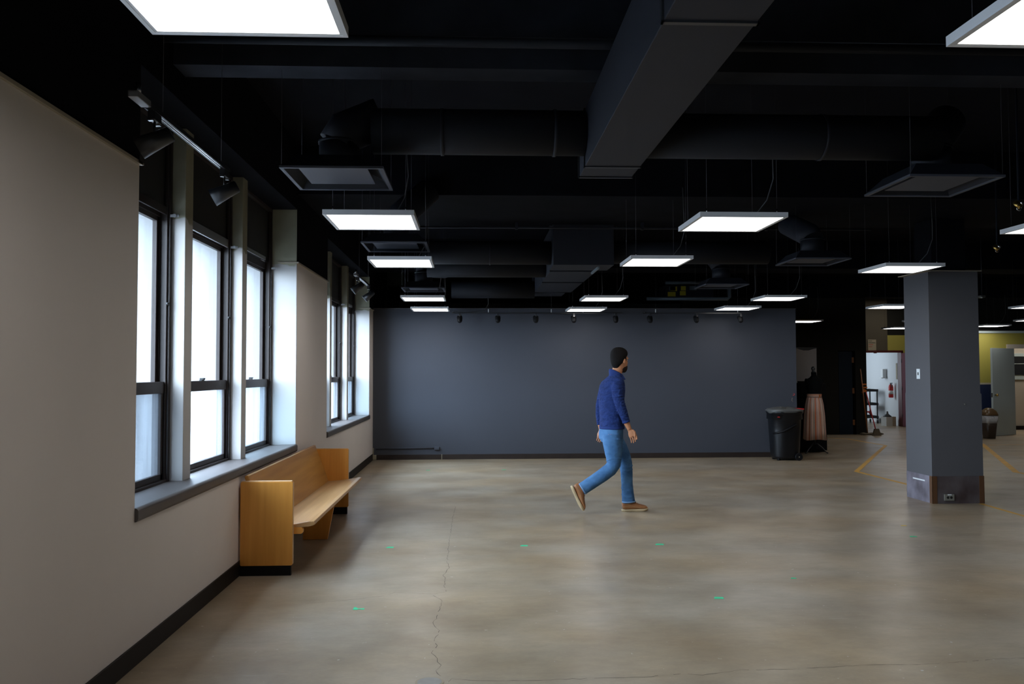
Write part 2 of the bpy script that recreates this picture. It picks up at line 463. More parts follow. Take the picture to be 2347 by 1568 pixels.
class MB:
    def __init__(s):
        s.v, s.f, s.sm = [], [], []

    def add(s, vs, fs, smooth=False):
        o = len(s.v)
        s.v += [tuple(p) for p in vs]
        s.f += [tuple(i + o for i in f) for f in fs]
        s.sm += [smooth] * len(fs)
        return s

    def box(s, a, b):
        x0, y0, z0 = a
        x1, y1, z1 = b
        x0, x1 = min(x0, x1), max(x0, x1)
        y0, y1 = min(y0, y1), max(y0, y1)
        z0, z1 = min(z0, z1), max(z0, z1)
        return s.add([(x0, y0, z0), (x1, y0, z0), (x1, y1, z0), (x0, y1, z0), (x0, y0, z1), (x1, y0, z1), (x1, y1, z1), (x0, y1, z1)],
                     [(0, 3, 2, 1), (4, 5, 6, 7), (0, 1, 5, 4), (1, 2, 6, 5), (2, 3, 7, 6), (3, 0, 4, 7)])

    def prism(s, poly, axis, lo, hi):
        """poly: 2-D points (counter-clockwise) in the two other axes"""
        n = len(poly)

        def P(p, t):
            return (t, p[0], p[1]) if axis == 'x' else (p[0], t, p[1]) if axis == 'y' else (p[0], p[1], t)
        vs_ = [P(p, lo) for p in poly] + [P(p, hi) for p in poly]
        fs = [tuple(range(n)), tuple(range(2 * n - 1, n - 1, -1))]
        fs += [(i, n + i, n + (i + 1) % n, (i + 1) % n) for i in range(n)]
        return s.add(vs_, fs)

    def loft(s, rings, caps=True, smooth=True, closed=True):
        n = len(rings[0])
        vs_ = [p for r in rings for p in r]
        fs = []
        for k in range(len(rings) - 1):
            for i in range(n if closed else n - 1):
                j = (i + 1) % n
                fs.append((k * n + i, k * n + j, (k + 1) * n + j, (k + 1) * n + i))
        s.add(vs_, fs, smooth)
        if caps:
            o = len(s.v) - len(vs_)
            s.f.append(tuple(o + i for i in range(n))[::-1])
            s.f.append(tuple(o + (len(rings) - 1) * n + i for i in range(n)))
            s.sm += [False, False]
        return s

    def tube(s, pts, r, n=8, caps=True):
        """swept circle; r a number or one per point"""
        pts = [Vector(p) for p in pts]
        rr = r if isinstance(r, (list, tuple)) else [r] * len(pts)
        rings = []
        prev = None
        for i, p in enumerate(pts):
            d = (pts[min(i + 1, len(pts) - 1)] - pts[max(i - 1, 0)])
            if d.length < 1e-9:
                d = Vector((0, 0, 1))
            d.normalize()
            if prev is None:
                a = Vector((0, 0, 1)) if abs(d.z) < 0.9 else Vector((1, 0, 0))
                u = d.cross(a).normalized()
            else:
                u = (prev - d * prev.dot(d)).normalized()
            prev = u
            v = d.cross(u)
            rings.append([p + (u * math.cos(t) + v * math.sin(t)) * rr[i] for t in (2 * math.pi * k / n for k in range(n))])
        return s.loft(rings, caps)

    def cyl(s, c, r, h, n=20, axis='z', r2=None):
        r2 = r if r2 is None else r2
        c = Vector(c)
        d = {'x': Vector((1, 0, 0)), 'y': Vector((0, 1, 0)), 'z': Vector((0, 0, 1))}[axis]
        u = {'x': Vector((0, 1, 0)), 'y': Vector((0, 0, 1)), 'z': Vector((1, 0, 0))}[axis]
        v = d.cross(u)
        rings = [[c + d * t + (u * math.cos(a) + v * math.sin(a)) * q for a in (2 * math.pi * k / n for k in range(n))] for t, q in ((0, r), (h, r2))]
        return s.loft(rings)

    def lathe(s, prof, c=(0, 0, 0), n=24, sx=1.0, sy=1.0, smooth=True):
        rings = [[(c[0] + r * sx * math.cos(a), c[1] + r * sy * math.sin(a), c[2] + z) for a in (2 * math.pi * k / n for k in range(n))] for r, z in prof]
        return s.loft(rings, smooth=smooth)

    def ell(s, c, rx, ry, rz, n=16, m=10, rot=None):
        rings = []
        for j in range(1, m):
            t = math.pi * j / m
            ring = []
            for k in range(n):
                a = 2 * math.pi * k / n
                p = Vector((rx * math.sin(t) * math.cos(a), ry * math.sin(t) * math.sin(a), -rz * math.cos(t)))
                if rot:
                    p = rot @ p
                ring.append(Vector(c) + p)
            rings.append(ring)
        return s.loft(rings)

    def make(s, name, material, parent=None, loc=None, bevel=0.0, remesh=0.0, smooth_it=0):
        me = bpy.data.meshes.new(name)
        me.from_pydata(s.v, [], s.f)
        me.polygons.foreach_set('use_smooth', s.sm)
        me.update()
        bm = bmesh.new()
        bm.from_mesh(me)
        bmesh.ops.recalc_face_normals(bm, faces=bm.faces)
        bm.to_mesh(me)
        bm.free()
        me.materials.append(material)
        o = bpy.data.objects.new(name, me)
        COL.objects.link(o)
        if parent:
            o.parent = parent
        if loc:
            o.location = loc
        if bevel:
            b = o.modifiers.new('bevel', 'BEVEL')
            b.width = bevel
            b.segments = 2
            b.limit_method = 'ANGLE'
        if remesh:
            r = o.modifiers.new('remesh', 'REMESH')
            r.mode = 'VOXEL'
            r.voxel_size = remesh
            r.use_smooth_shade = True
            if smooth_it:
                q = o.modifiers.new('smooth', 'SMOOTH')
                q.factor = 0.5
                q.iterations = smooth_it
        return o


def tag(o, label, cat, group=None):
    o['label'] = label
    o['category'] = cat
    if group:
        o['group'] = group
    return o


def struct(o):
    o['kind'] = 'structure'
    return o


def thing(name, label, cat, loc=(0, 0, 0), group=None, rz=0.0):
    o = bpy.data.objects.new(name, None)
    COL.objects.link(o)
    o.location = loc
    o.rotation_euler = (0, 0, rz)
    return tag(o, label, cat, group)


def copy_tree(o, parent=None):
    c = o.copy()
    COL.objects.link(c)
    c.parent = parent
    for ch in list(o.children):
        copy_tree(ch, c)
    return c


def B(a, b):
    return MB().box(a, b)


def rrect(x0, x1, y0, y1, r, n=5):
    pts = []
    for cx, cy, a0 in ((x1 - r, y0 + r, -90), (x1 - r, y1 - r, 0), (x0 + r, y1 - r, 90), (x0 + r, y0 + r, 180)):
        for k in range(n + 1):
            a = math.radians(a0 + 90 * k / n)
            pts.append((cx + r * math.cos(a), cy + r * math.sin(a)))
    return pts


# ------------------------------------------------------------------ room shell
XW = -1.745
ZC = 3.78          # ceiling
ZP = 2.60          # top of grey paint on piers
ZL = 3.13          # lintel
SILL = 0.795
BAYS = ((-1.24, 2.71, ((-0.065, 0.085), (1.315, 1.455))), (4.46, 8.415, ((5.635, 5.785), (7.02, 7.16))), (10.16, 14.28, ((11.28, 11.42), (12.80, 12.94))))

floor = struct(B((-2.12, -4, -0.2), (16.5, 27.5, 0)).make('floor', M['floor']))
struct(B((-2.12, -4, ZC), (16.5, 27.5, ZC + 0.2)).make('ceiling', M['black_paint']))

wl = struct(B((-2.10, -4, 0), (XW, 27.5, 0.74)).make('wall_left', M['grey_paint']))
piers = ((-4, BAYS[0][0]), (BAYS[0][1], BAYS[1][0]), (BAYS[1][1], BAYS[2][0]), (BAYS[2][1], 27.5))
for a, b in piers:
    B((-2.10, a, 0.74), (XW, b, ZP)).make('pier', M['pier_paint'], wl)
    B((-2.10, a, ZP), (XW - 0.002, b, ZC)).make('pier_top', M['jamb_paint'], wl)
    B((XW - 0.002, a, ZP + 0.004), (XW + 0.002, b, ZC)).make('black_paint_band', M['black_paint'], wl)
for bi, (a, b, ms) in enumerate(BAYS):
    B((-2.10, a, ZL), (XW + 0.002, b, ZC)).make('lintel', M['black_paint'], wl)
    # jamb face finish (whiter paint below, bare above) on the far side of the bay
    B((-2.10, b - 0.004, 0.74), (XW - 0.003, b, ZL)).make('jamb_face', M['jamb_paint'], wl)
    B((-2.10, a, 0.74), (XW - 0.003, a + 0.004, ZL)).make('jamb_face', M['jamb_paint'], wl)
    for (m0, m1) in ms:
        B((-2.095, m0, 0.74), (-1.900, m1, ZL)).make('mullion', M['mullion_paint'], wl, bevel=0.003)
# pale stone outside leaf of the wall, with deep window reveals
ow = MB()
XO1, XO0 = -2.101, -2.36
ow.box((XO0, -4, -4), (XO1, 27.5, 0.74)).box((XO0, -4, 2.62), (XO1, 27.5, ZC + 1))
for a, b in piers:
    ow.box((XO0, a, 0.74), (XO1, b, 2.62))
for bi, (a, b, ms) in enumerate(BAYS):
    for (m0, m1) in ms:
        ow.box((XO0, m0 + 0.01, 0.74), (XO1, m1 - 0.01, 2.62))
ow.make('outer_stone', M['facade_light'], wl)
# thin edge strips that cap the grey board of the piers
tn = 1
for a, b in ((BAYS[0][1] - 0.008, BAYS[1][0] + 0.01), (BAYS[1][1] - 0.008, BAYS[2][0] + 0.01), (BAYS[2][1] - 0.008, 14.79)):
    m = B((XW - 0.004, a, ZP - 0.006), (XW + 0.016, b, ZP + 0.010))
    if a > 0:
        m.box((-1.93, a - 0.004, ZP - 0.004), (XW + 0.004, a + 0.006, ZP + 0.008))
    if b < 11:
        m.box((XW - 0.02, b - 0.06, ZP - 0.002), (XW + 0.016, b + 0.012, ZP + 0.010))
    struct(m.make('trim_%d' % tn, M['trim_edge']))
    tn += 1
# base board left
struct(B((XW, -4, 0), (XW + 0.012, 14.79, 0.11)).make('baseboard_left', M['base_rubber'], bevel=0.003))

# sills
for bi, (a, b, ms) in enumerate(BAYS):
    pts = [(-2.10, 0.736), (-1.738, 0.736), (-1.730, 0.742), (-1.726, 0.752), (-1.726, 0.786)]
    for k in range(5):
        t = math.radians(90 * k / 4)
        pts.append((-1.746 + 0.020 * math.cos(t), 0.790 + 0.018 * math.sin(t)))
    pts.append((-1.80, 0.806))
    pts.append((-2.10, 0.797))
    s = MB().prism(pts, 'y', a + 0.001, b - 0.005).make('sill', M['sill'], wl)
    s.name = 'window_sill'

# windows ------------------------------------------------------------
GL = [M['glass_low1'], M['glass_low2'], M['glass_low3']]


def window(idx, y0, y1, gi, headstyle):
    fr = MB()
    XI, XO = -1.985, -2.09
    t = 0.035
    for (a, b) in ((y0, y0 + t), (y1 - t, y1)):
        fr.box((XO, a, SILL), (XI, b, ZL))
    fr.box((XO, y0, SILL), (XI - 0.005, y1, SILL + 0.022))
    fr.box((XO, y0, ZL - 0.03), (XI, y1, ZL))
    # side tracks: stepped ribs
    for sgn, yy in ((1, y0 + t), (-1, y1 - t)):
        fr.box((-2.012, yy, SILL), (-1.999, yy + sgn * 0.016, ZL))
        fr.box((-2.052, yy, SILL), (-2.046, yy + sgn * 0.012, ZL))
    # head above the sash
    fr.box((XO, y0, 2.53), (-2.045, y1, 2.60))
    root = struct(fr.make('window_%d' % idx, M['frame'], bevel=0.002))
    a, b = y0 + t, y1 - t
    # upper sash (outer)
    xs0, xs1 = -2.085, -2.055
    up = MB()
    up.box((xs0, a, 1.395), (xs1, a + 0.045, 2.53))
    up.box((xs0, b - 0.045, 1.395), (xs1, b, 2.53))
    up.box((xs0, a, 2.50), (xs1, b, 2.545))
    up.box((xs0, a, 1.395), (xs1, b, 1.435))
    u = up.make('upper_sash', M['frame'], root, bevel=0.002)
    B((-2.073, a + 0.045, 1.435), (-2.069, b - 0.045, 2.50)).make('pane', M['glass_upper'], u)
    # lower sash (inner)
    xs0, xs1 = -2.045, -2.013
    lo = MB()
    lo.box((xs0, a, SILL + 0.022), (xs1, a + 0.05, 1.45))
    lo.box((xs0, b - 0.05, SILL + 0.022), (xs1, b, 1.45))
    lo.box((xs0, a, SILL + 0.022), (xs1, b, SILL + 0.06))
    lo.box((xs0, a, 1.375), (xs1 + 0.004, b, 1.45))
    lw = lo.make('lower_sash', M['frame'], root, bevel=0.002)
    B((-2.032, a + 0.05, SILL + 0.06), (-2.028, b - 0.05, 1.375)).make('pane', GL[gi], lw)
    ym = (a + b) / 2
    B((-2.035, ym - 0.03, 1.45), (-2.015, ym + 0.03, 1.457)).box((-2.04, ym - 0.006, 1.457), (-2.012, ym + 0.04, 1.470)).make('sash_lock', M['black_metal'], root)
    for yy in (y0 + t + 0.012, y1 - t - 0.012):
        MB().cyl((-2.0, yy, 1.96), 0.010, 0.012, 12, 'x').make('latch_knob', M['black_metal'], root)
    # blind pack filling the head of the opening
    bl = B((-2.03, y0 + 0.02, 2.60), (-2.022, y1 - 0.02, 3.11)).make('blind', M['blind'], root)
    if headstyle == 1:
        B((-2.018, y0 + t, 2.535), (-2.004, y1 - t, 2.60)).make('blind_rail_and_light_gap', M['silver'], root)
    elif headstyle == 2:
        B((-2.018, y0 + t, 2.60), (-2.006, y1 - t - 0.15, 2.632)).make('blind_rail_and_light_gap', M['silver'], root)  # silver strip stands in for the daylight gap under this blind
    else:
        B((-2.018, y0 + t, 2.545), (-2.006, y1 - t, 2.595)).make('blind_rail_and_light_gap', M['frame'], root)
    for yy in (y1 - 0.03,):
        MB().box((-1.985, yy - 0.012, 2.53), (-1.93, yy - 0.006, 2.548)).cyl((-1.955, yy - 0.02, 2.54), 0.012, 0.02, 12, 'y').make('blind_bracket', M['silver'], root)
    return root


wi = 1
for bi, (a, b, ms) in enumerate(BAYS):
    edges = [a + 0.004, ms[0][0], ms[0][1], ms[1][0], ms[1][1], b - 0.004]
    for k in range(3):
        window(wi, edges[2 * k], edges[2 * k + 1], k, (0, 1, 2)[k] if bi == 1 else (0, 0, 2)[k])
        wi += 1

# far partition wall (does not reach the ceiling)
PY = 14.80
struct(B((XW - 0.01, PY, 0), (5.765, PY + 0.14, 2.635)).make('wall_back', M['slate']))
struct(B((XW + 0.012, PY - 0.012, 0), (-0.55, PY, 0.088)).box((-0.544, PY - 0.012, 0), (5.765, PY, 0.088)).make('baseboard_back', M['base_brown'], bevel=0.003))
struct(B((XW, PY - 0.01, 2.635), (5.77, PY + 0.15, 2.645)).make('trim_%d' % tn, M['trim_edge'] if False else M['column_paint']))
tn += 1

# enclosing walls out of view
struct(B((-2.4, -4.2, 0), (16.5, -4, ZC)).make('wall_rear', M['slate']))
struct(B((16.5, -4.2, 0), (16.7, 27.7, ZC)).make('wall_right', M['slate']))
struct(B((-2.4, 27.5, 0), (16.7, 27.7, ZC)).make('wall_far', M['white_wall']))

# dark wall with doorway on the right, behind the partition
wd = struct(B((5.0, 19.9, 0), (8.78, 20.1, ZC)).box((9.2, 19.9, 0), (9.47, 20.1, ZC)).box((8.78, 19.9, 2.02), (9.2, 20.1, ZC)).box((9.27, 20.1, 0), (9.47, 22.76, ZC)).make('wall_dark', M['dark_wall']))
B((8.0, 21.2, 0), (9.27, 21.3, 2.6)).make('recess_back', M['dark_wall'], wd)
# wall with the maroon-framed doorway
wf = struct(B((9.47, 22.76, 2.06), (11.44, 22.90, ZC)).box((9.47, 22.76, 0), (10.62, 22.90, 2.06)).make('wall_corridor', M['olive_wall']))
struct(B((11.44, 22.76, 2.06), (13.2, 22.90, 2.52)).box((11.84, 22.76, 0), (13.2, 22.90, 2.06)).make('wall_yellow_far', M['yellow_wall']))
struct(B((11.44, 22.76, 2.52), (13.2, 22.90, ZC)).make('wall_upper_far', M['dark_wall']))
dt = struct(B((10.60, 22.73, 2.04), (11.86, 22.93, 2.10)).box((11.80, 22.73, 0), (11.86, 22.93, 2.06)).box((10.60, 22.73, 0), (10.66, 22.93, 2.06)).make('door_frame_maroon', M['maroon_trim']))
dt.name = 'door_1'
B((11.02, 22.70, 2.02), (11.10, 22.73, 2.06)).make('door_closer_stop', M['maroon_trim'], dt)
# open maroon leaf, swung out toward the room
leaf = thing('maroon_door_leaf', 'glossy maroon door leaf standing open beside the lit far doorway', 'door', (11.80, 22.71, 0.01), rz=math.radians(-68))
B((0, 0, 0), (0.86, 0.045, 2.02)).make('leaf', M['maroon'], leaf)
for zz in (0.25, 1.0, 1.75):
    MB().cyl((-0.006, 0.0, zz), 0.01, 0.1, 8).make('hinge', M['black_metal'], leaf)
for (xx, zz) in ((0.2, 1.70), (0.5, 1.45)):
    MB().cyl((xx, -0.004, zz), 0.012, 0.006, 8, 'y').make('hole_plug', M['black_plastic'], leaf)
# white side room
ws = MB()
P0, P1 = Vector((11.83, 22.90, 0)), Vector((12.43, 26.6, 0))
ws.add([(P0.x, P0.y, 0), (P1.x, P1.y, 0), (P1.x, P1.y, 3.2), (P0.x, P0.y, 3.2), (P0.x + .12, P0.y, 0), (P1.x + .12, P1.y, 0), (P1.x + .12, P1.y, 3.2), (P0.x + .12, P0.y, 3.2)],
       [(0, 1, 2, 3), (4, 7, 6, 5), (0, 3, 7, 4), (1, 5, 6, 2), (3, 2, 6, 7), (0, 4, 5, 1)])
ws.box((9.3, 26.6, 0), (12.5, 26.7, 3.2)).box((9.3, 22.90, 0), (9.4, 26.7, 3.2)).box((9.3, 22.9, 3.2), (12.5, 26.7, 3.28))
struct(ws.make('wall_side_room', M['white_wall']))

# right-hand yellow wall block with pale door
wy = struct(B((10.9, 19.67, 1.24), (12.86, 19.8, 2.43)).box((12.86, 19.67, 2.14), (16.5, 19.8, 2.43)).make('wall_yellow', M['yellow_wall']))
B((10.9, 19.668, 0), (12.86, 19.8, 1.20)).make('navy_dado', M['navy_wall'], wy)
B((10.9, 19.665, 1.20), (12.86, 19.8, 1.24)).make('dado_rail', M['beige'], wy)
B((10.9, 19.64, 2.43), (16.5, 19.82, 2.485)).make('cap_rail', M['door_grey'], wy)
B((10.9, 19.70, 2.485), (16.5, 19.8, ZC)).make('upper_panel', M['dark_wall'], wy)
dr = struct(B((12.80, 19.63, 2.06), (14.2, 19.68, 2.16)).box((12.86, 19.63, 0), (12.90, 19.82, 2.06)).make('door_2', M['beige']))
struct(B((12.5, 21.25, 0), (16.5, 21.35, 0.10)).make('baseboard_far_room', M['base_rubber']))
fw_ = struct(B((12.5, 21.3, 0), (16.5, 21.42, ZC)).make('wall_far_room', M['beige']))
B((13.35, 21.28, 1.30), (15.2, 21.30, 1.98)).make('window_trim', M['door_grey'], fw_)
B((13.42, 21.27, 1.42), (15.1, 21.28, 1.90)).make('dark_pane', M['black_metal'], fw_)
B((13.40, 21.265, 1.70), (15.1, 21.27, 1.715)).make('glazing_bar', M['door_grey'], fw_)
B((13.44, 21.24, 1.22), (13.50, 21.27, 1.31)).make('blue_tag', M['blue_plastic'], fw_)
B((13.60, 21.22, 0.60), (13.9, 21.26, 0.625)).make('bar_handle', M['frame'], fw_)

pd = thing('open_pale_door', 'pale grey green door standing ajar with round brass knob', 'door', (12.90, 19.60, 0.008), rz=math.radians(180 + 27))
B((0.0, 0, 0), (0.90, 0.045, 2.05)).make('leaf', M['door_grey'], pd, bevel=0.002)
MB().lathe([(0.012, 0), (0.014, 0.03), (0.030, 0.045), (0.033, 0.06), (0.02, 0.07)], n=16).make('knob', M['brass'], pd).matrix_local = Matrix.Translation((0.82, 0.045, 0.95)) @ Matrix.Rotation(math.radians(-90), 4, 'X')
B((0.898, 0.008, 0.90), (0.906, 0.038, 1.0)).make('latch_plate', M['steel'], pd)

# ------------------------------------------------------------------ beams and ducts in the ceiling
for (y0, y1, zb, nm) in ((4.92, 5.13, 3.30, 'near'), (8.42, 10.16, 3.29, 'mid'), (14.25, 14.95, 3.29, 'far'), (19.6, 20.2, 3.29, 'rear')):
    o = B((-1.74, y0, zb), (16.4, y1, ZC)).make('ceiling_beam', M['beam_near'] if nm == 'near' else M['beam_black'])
    struct(o)
    o.name = 'trim_%d' % tn
    tn += 1


def duct_box(name, label, x0, x1, y0, y1, z0, z1, seams, parent=None):
    t = thing(name, label, 'duct', (x0, y0, z0))
    L = y1 - y0
    wx, hz = x1 - x0, z1 - z0
    B((0, 0, 0), (wx, L, hz)).make('duct_body', M['black_duct'], t, bevel=0.004)
    for s in seams:
        e = 0.008
        r = MB()
        yy = s - y0
        r.box((-e, yy, -e), (0, yy + 0.025, hz + e)).box((wx, yy, -e), (wx + e, yy + 0.025, hz + e)).box((-e, yy, -e), (wx + e, yy + 0.025, 0)).box((-e, yy, hz), (wx + e, yy + 0.025, hz + e))
        r.make('flange', M['black_metal'], t)
    return t


d1 = duct_box('square_duct', 'large square black duct running overhead toward the camera', 0.705, 1.055, -2.5, 5.53, 2.80, 3.16, (-0.4, 0.85, 2.05, 3.03, 5.22, 5.50))
# faint crease lines on first duct's side
d2 = thing('boxy_duct', 'big stepped black duct hanging beyond the dark beam', 'duct', (0, 0, 0))
secs = ((0.965, 1.70, 10.05, 10.60, 2.80, 3.40), (0.985, 1.58, 10.75, 11.95, 2.80, 3.35), (0.995, 1.58, 12.1, 13.5, 2.80, 3.30), (1.0, 1.50, 13.65, 14.2, 2.80, 3.25))
for k, (x0, x1, y0, y1, z0, z1) in enumerate(secs):
    B((x0, y0, z0), (x1, y1, z1)).make('duct_section', M['black_duct'], d2, bevel=0.004)
    if k < 3:
        B((x0 + .03, y1, z0 + .03), (min(x1, secs[k + 1][1]) - .02, secs[k + 1][2], z1 - 0.06)).make('joint', M['black_paint'], d2)
B((1.52, 10.2, 2.775), (1.545, 10.78, 2.80)).make('bracket', M['pipe_grey'], d2)


def round_duct(name, label, x0, x1, y, zb, r, seams=()):
    t = thing(name, label, 'duct', (x0, y, zb + r))
    MB().cyl((0, 0, 0), r, x1 - x0, 28, 'x').make('duct_body', M['round_duct'], t)
    for s in seams:
        MB().cyl((s - x0, 0, 0), r + 0.006, 0.02, 28, 'x').make('seam_ring', M['black_duct'], t)
    return t


round_duct('round_duct', 'round black duct crossing the ceiling left of the large square duct', -0.62, 0.70, 5.22, 2.865, 0.14, (-0.2, 0.50))
round_duct('round_duct', 'round black duct crossing the ceiling right of the large square duct', 1.06, 2.95, 5.22, 2.855, 0.14, (2.2,))
round_duct('round_duct', 'round black duct meeting the near end of the stepped duct', -0.62, 0.96, 10.35, 2.84, 0.145, (0.2,))
round_duct('round_duct', 'second round black duct joining the stepped duct on its window side', -0.62, 0.985, 11.4, 2.80, 0.145)
round_duct('round_duct', 'farthest round black duct before the partition on the window side', -0.35, 1.0, 13.7, 2.72, 0.14)
round_duct('round_duct', 'round black duct leaving the stepped duct toward the column', 1.72, 3.7, 10.4, 2.86, 0.14)
round_duct('long_round_pipe', 'thin black pipe crossing the ceiling above the near light panels', -1.74, 4.5, 4.75, 3.36, 0.03)

# pipes along the beams
for k, (y, z, x0, x1) in enumerate(((9.9, 3.22, -1.4, 4.8),)):
    t = thing('conduit_pipe', 'thin dark conduit running along the wide ceiling beam', 'pipe', (x0, y, z))
    MB().cyl((0, 0, 0), 0.012, x1 - x0, 10, 'x').make('pipe', M['black_duct'], t)
    for xx in (0.4, 1.9, 3.4, 4.9):
        B((xx, -0.02, -0.02), (xx + 0.03, 0.02, 0.07)).make('clip', M['black_duct'], t)


# air diffusers -------------------------------------------------------
def diffuser(label, x, y, z, elbow, neck=0.16):
    t = thing('air_diffuser', label, 'air vent', (x, y, z), 'ceiling air diffusers')
    S = 0.61
    # outer lip
    lip = MB()
    w_ = 0.022
    lip.box((0, 0, -0.008), (S, w_, 0.006)).box((0, S - w_, -0.008), (S, S, 0.006)).box((0, w_, -0.008), (w_, S - w_, 0.006)).box((S - w_, w_, -0.008), (S, S - w_, 0.006))
    lip.make('outer_lip', M['diff_paint'], t)
    # sloped cone
    rings = []
    for (i, zz) in ((w_, 0.0), (0.06, 0.045), (0.13, 0.075)):
        rings.append([(i, i, zz), (S - i, i, zz), (S - i, S - i, zz), (i, S - i, zz)])
    MB().loft(rings, caps=False, smooth=False).make('cone', M['round_duct'], t)
    # outside shell
    rings = [[(0.004, 0.004, 0.006), (S - .004, 0.004, 0.006), (S - .004, S - .004, 0.006), (0.004, S - .004, 0.006)],
             [(0.09, 0.09, 0.095), (S - .09, 0.09, 0.095), (S - .09, S - .09, 0.095), (0.09, S - .09, 0.095)]]
    MB().loft(rings, caps=False, smooth=False).make('back_pan', M['black_duct'], t)
    B((0.095, 0.10, 0.012), (S - 0.105, S - 0.10, 0.020)).make('centre_plate', M['diff_paint'], t)
    for (px, py) in ((0.2, 0.15), (0.4, 0.15)):
        B((px, py, 0.02), (px + 0.012, py + 0.012, 0.075)).make('plate_clip', M['diff_paint'], t)
    for (px, py) in ((0.012, 0.012), (S - 0.012, 0.012), (0.012, S - 0.012), (S - 0.012, S - 0.012)):
        MB().tube([(px, py, 0.0), (px, py, ZC - z + 0.01)], 0.001, 5).make('hanger_wire', M['wire'], t)
    cx = cy = S / 2
    r = 0.125
    MB().cyl((cx, cy, 0.09), r, neck, 24).make('neck', M['black_duct'], t)
    dx, dy, dz = elbow
    c0 = Vector((cx, cy, 0.08 + neck))
    pts = [c0, c0 + Vector((dx * 0.12, dy * 0.12, 0.07)), c0 + Vector((dx, dy, dz))]
    MB().tube(pts, [r + .004, r + .004, r], 24).make('elbow', M['black_duct'], t)
    MB().cyl((cx, cy, 0.075 + neck), r + 0.007, 0.014, 24).make('seam_ring', M['black_duct'], t)
    return t


diffuser('dark square air diffuser nearest the camera, above the window-side light panels', -1.14, 4.97, 2.72, (0.26, 0.0, 0.17), 0.14)
diffuser('dark square air diffuser second from the camera on the window side', -1.04, 7.82, 2.72, (0.30, 0.2, 0.35))
diffuser('dark square air diffuser third from the camera on the window side', -1.02, 11.97, 2.72, (0.28, 0.6, 0.12))
diffuser('dark square air diffuser high on the right, nearest the brass sprinkler', 2.70, 5.05, 2.72, (0.18, 0.12, 0.22))
diffuser('dark square air diffuser over the open floor left of the column', 3.44, 8.80, 2.72, (-0.12, 0.4, 0.25))
diffuser('dark square air diffuser in front of the pipes above the partition', 3.20, 11.42, 2.72, (-0.05, 0.3, 0.25))

# window-side suspended pieces above the partition
t = thing('air_handler', 'grey air handling unit with yellow stickers above the partition', 'machine', (3.9, 16.9, 3.04))
for xx in (0.05, 0.95):
    MB().tube([(xx, 0.3, 0.2), (xx, 0.3, ZC - 3.03)], 0.008, 6).make('hanger_rod', M['black_duct'], t)
B((0, 0, 0), (1.0, 0.6, 0.24)).make('casing', M['black_duct'], t, bevel=0.01)
for (a, b, c) in ((0.10, 0.14, 0.12), (0.30, 0.12, 0.03), (0.32, 0.10, 0.13), (0.05, 0.16, 0.01)):
    B((a, -0.006, c), (a + b, 0, c + 0.09)).make('sticker', M['label_yellow'], t)
for (a, b, c) in ((0.08, 0.13, 0.13), (0.5, 0.14, 0.14)):
    B((a, -0.006, c), (a + b, 0, c + 0.08)).make('sticker', M['pipe_grey'], t)
t = thing('pipe_loop', 'grey insulated pipes running above the partition', 'pipe', (3.4, 16.8, 2.99))
MB().tube([(0.1, 0, 0), (1.75, 0, 0), (1.79, 0, 0.04), (1.79, 0, 0.25)], 0.035, 12).make('lower_pipe', M['pipe_grey'], t)
MB().tube([(0.5, 0.1, 0.34), (1.5, 0.1, 0.34)], 0.035, 12).make('upper_pipe', M['pipe_grey'], t)
for xx in (0.3, 1.5):
    MB().tube([(xx, 0.0, 0.0), (xx, 0.05, ZC - 2.98)], 0.006, 6).make('hanger_rod', M['black_duct'], t)
B((-1.73, 17, 3.28), (-1.40, 17.3, ZC)).make('blue_grey_duct', M['bare_concrete']).name = 'short_duct'
tag(bpy.data.objects['short_duct'], 'short greenish grey duct high in the window corner behind the partition', 'duct')
tag(B((-1.70, 16.9, 2.5), (-1.48, 17.1, 2.95)).make('far_pier_piece', M['bare_concrete']), 'greenish grey pier piece showing over the partition by the windows', 'box')  # added block standing in for a lit pier beyond the partition
tag(B((-1.73, 16.2, 2.4), (-1.68, 16.5, 3.0)).make('far_mullion_piece', M['bare_concrete']), 'narrow greenish grey mullion piece behind the partition corner', 'board')  # added slab standing in for a lit mullion beyond the partition


# ------------------------------------------------------------------ light panels
def light_panel():
    t = thing('pendant_light_panel', '', 'ceiling light', (0, 0, 0), 'square pendant light panels')
    S = 0.61
    h = 0.034
    fr = MB()
    k = 0.014
    fr.box((0, 0, 0), (S, k, h)).box((0, S - k, 0), (S, S, h)).box((0, k, 0), (k, S - k, h)).box((S - k, k, 0), (S, S - k, h))
    fr.box((0.004, 0.004, h - 0.006), (S - 0.004, S - 0.004, h))
    k2 = 0.024
    fr.box((k, k, 0.001), (S - k, k2, 0.006)).box((k, S - k2, 0.001), (S - k, S - k, 0.006)).box((k, k2, 0.001), (k2, S - k2, 0.006)).box((S - k2, k2, 0.001), (S - k, S - k2, 0.006))
    fr.make('frame', M['white_frame'], t)
    B((k2 - .002, k2 - .002, 0.003), (S - k2 + .002, S - k2 + .002, 0.008)).make('diffuser', M['panel'], t)
    for (x, y) in ((0.06, 0.05), (S - 0.06, 0.05), (0.06, S - 0.05), (S - 0.06, S - 0.05)):
        w_ = MB().tube([(x, y, h), (x, y, ZC - 2.535)], 0.0011, 5).make('suspension_wire', M['wire'], t)
        MB().tube([(x, y, h), (x, y, h + 0.03)], 0.0045, 8).make('wire_gripper', M['steel'], w_)
    MB().tube([(0.42, 0.30, h), (0.47, 0.25, h + 0.03), (0.53, 0.19, h + 0.12), (0.56, 0.14, h + 0.26), (0.55, 0.12, h + 0.42), (0.54, 0.12, 0.72)], 0.004, 8).make('power_cable', M['cable'], t)
    return t


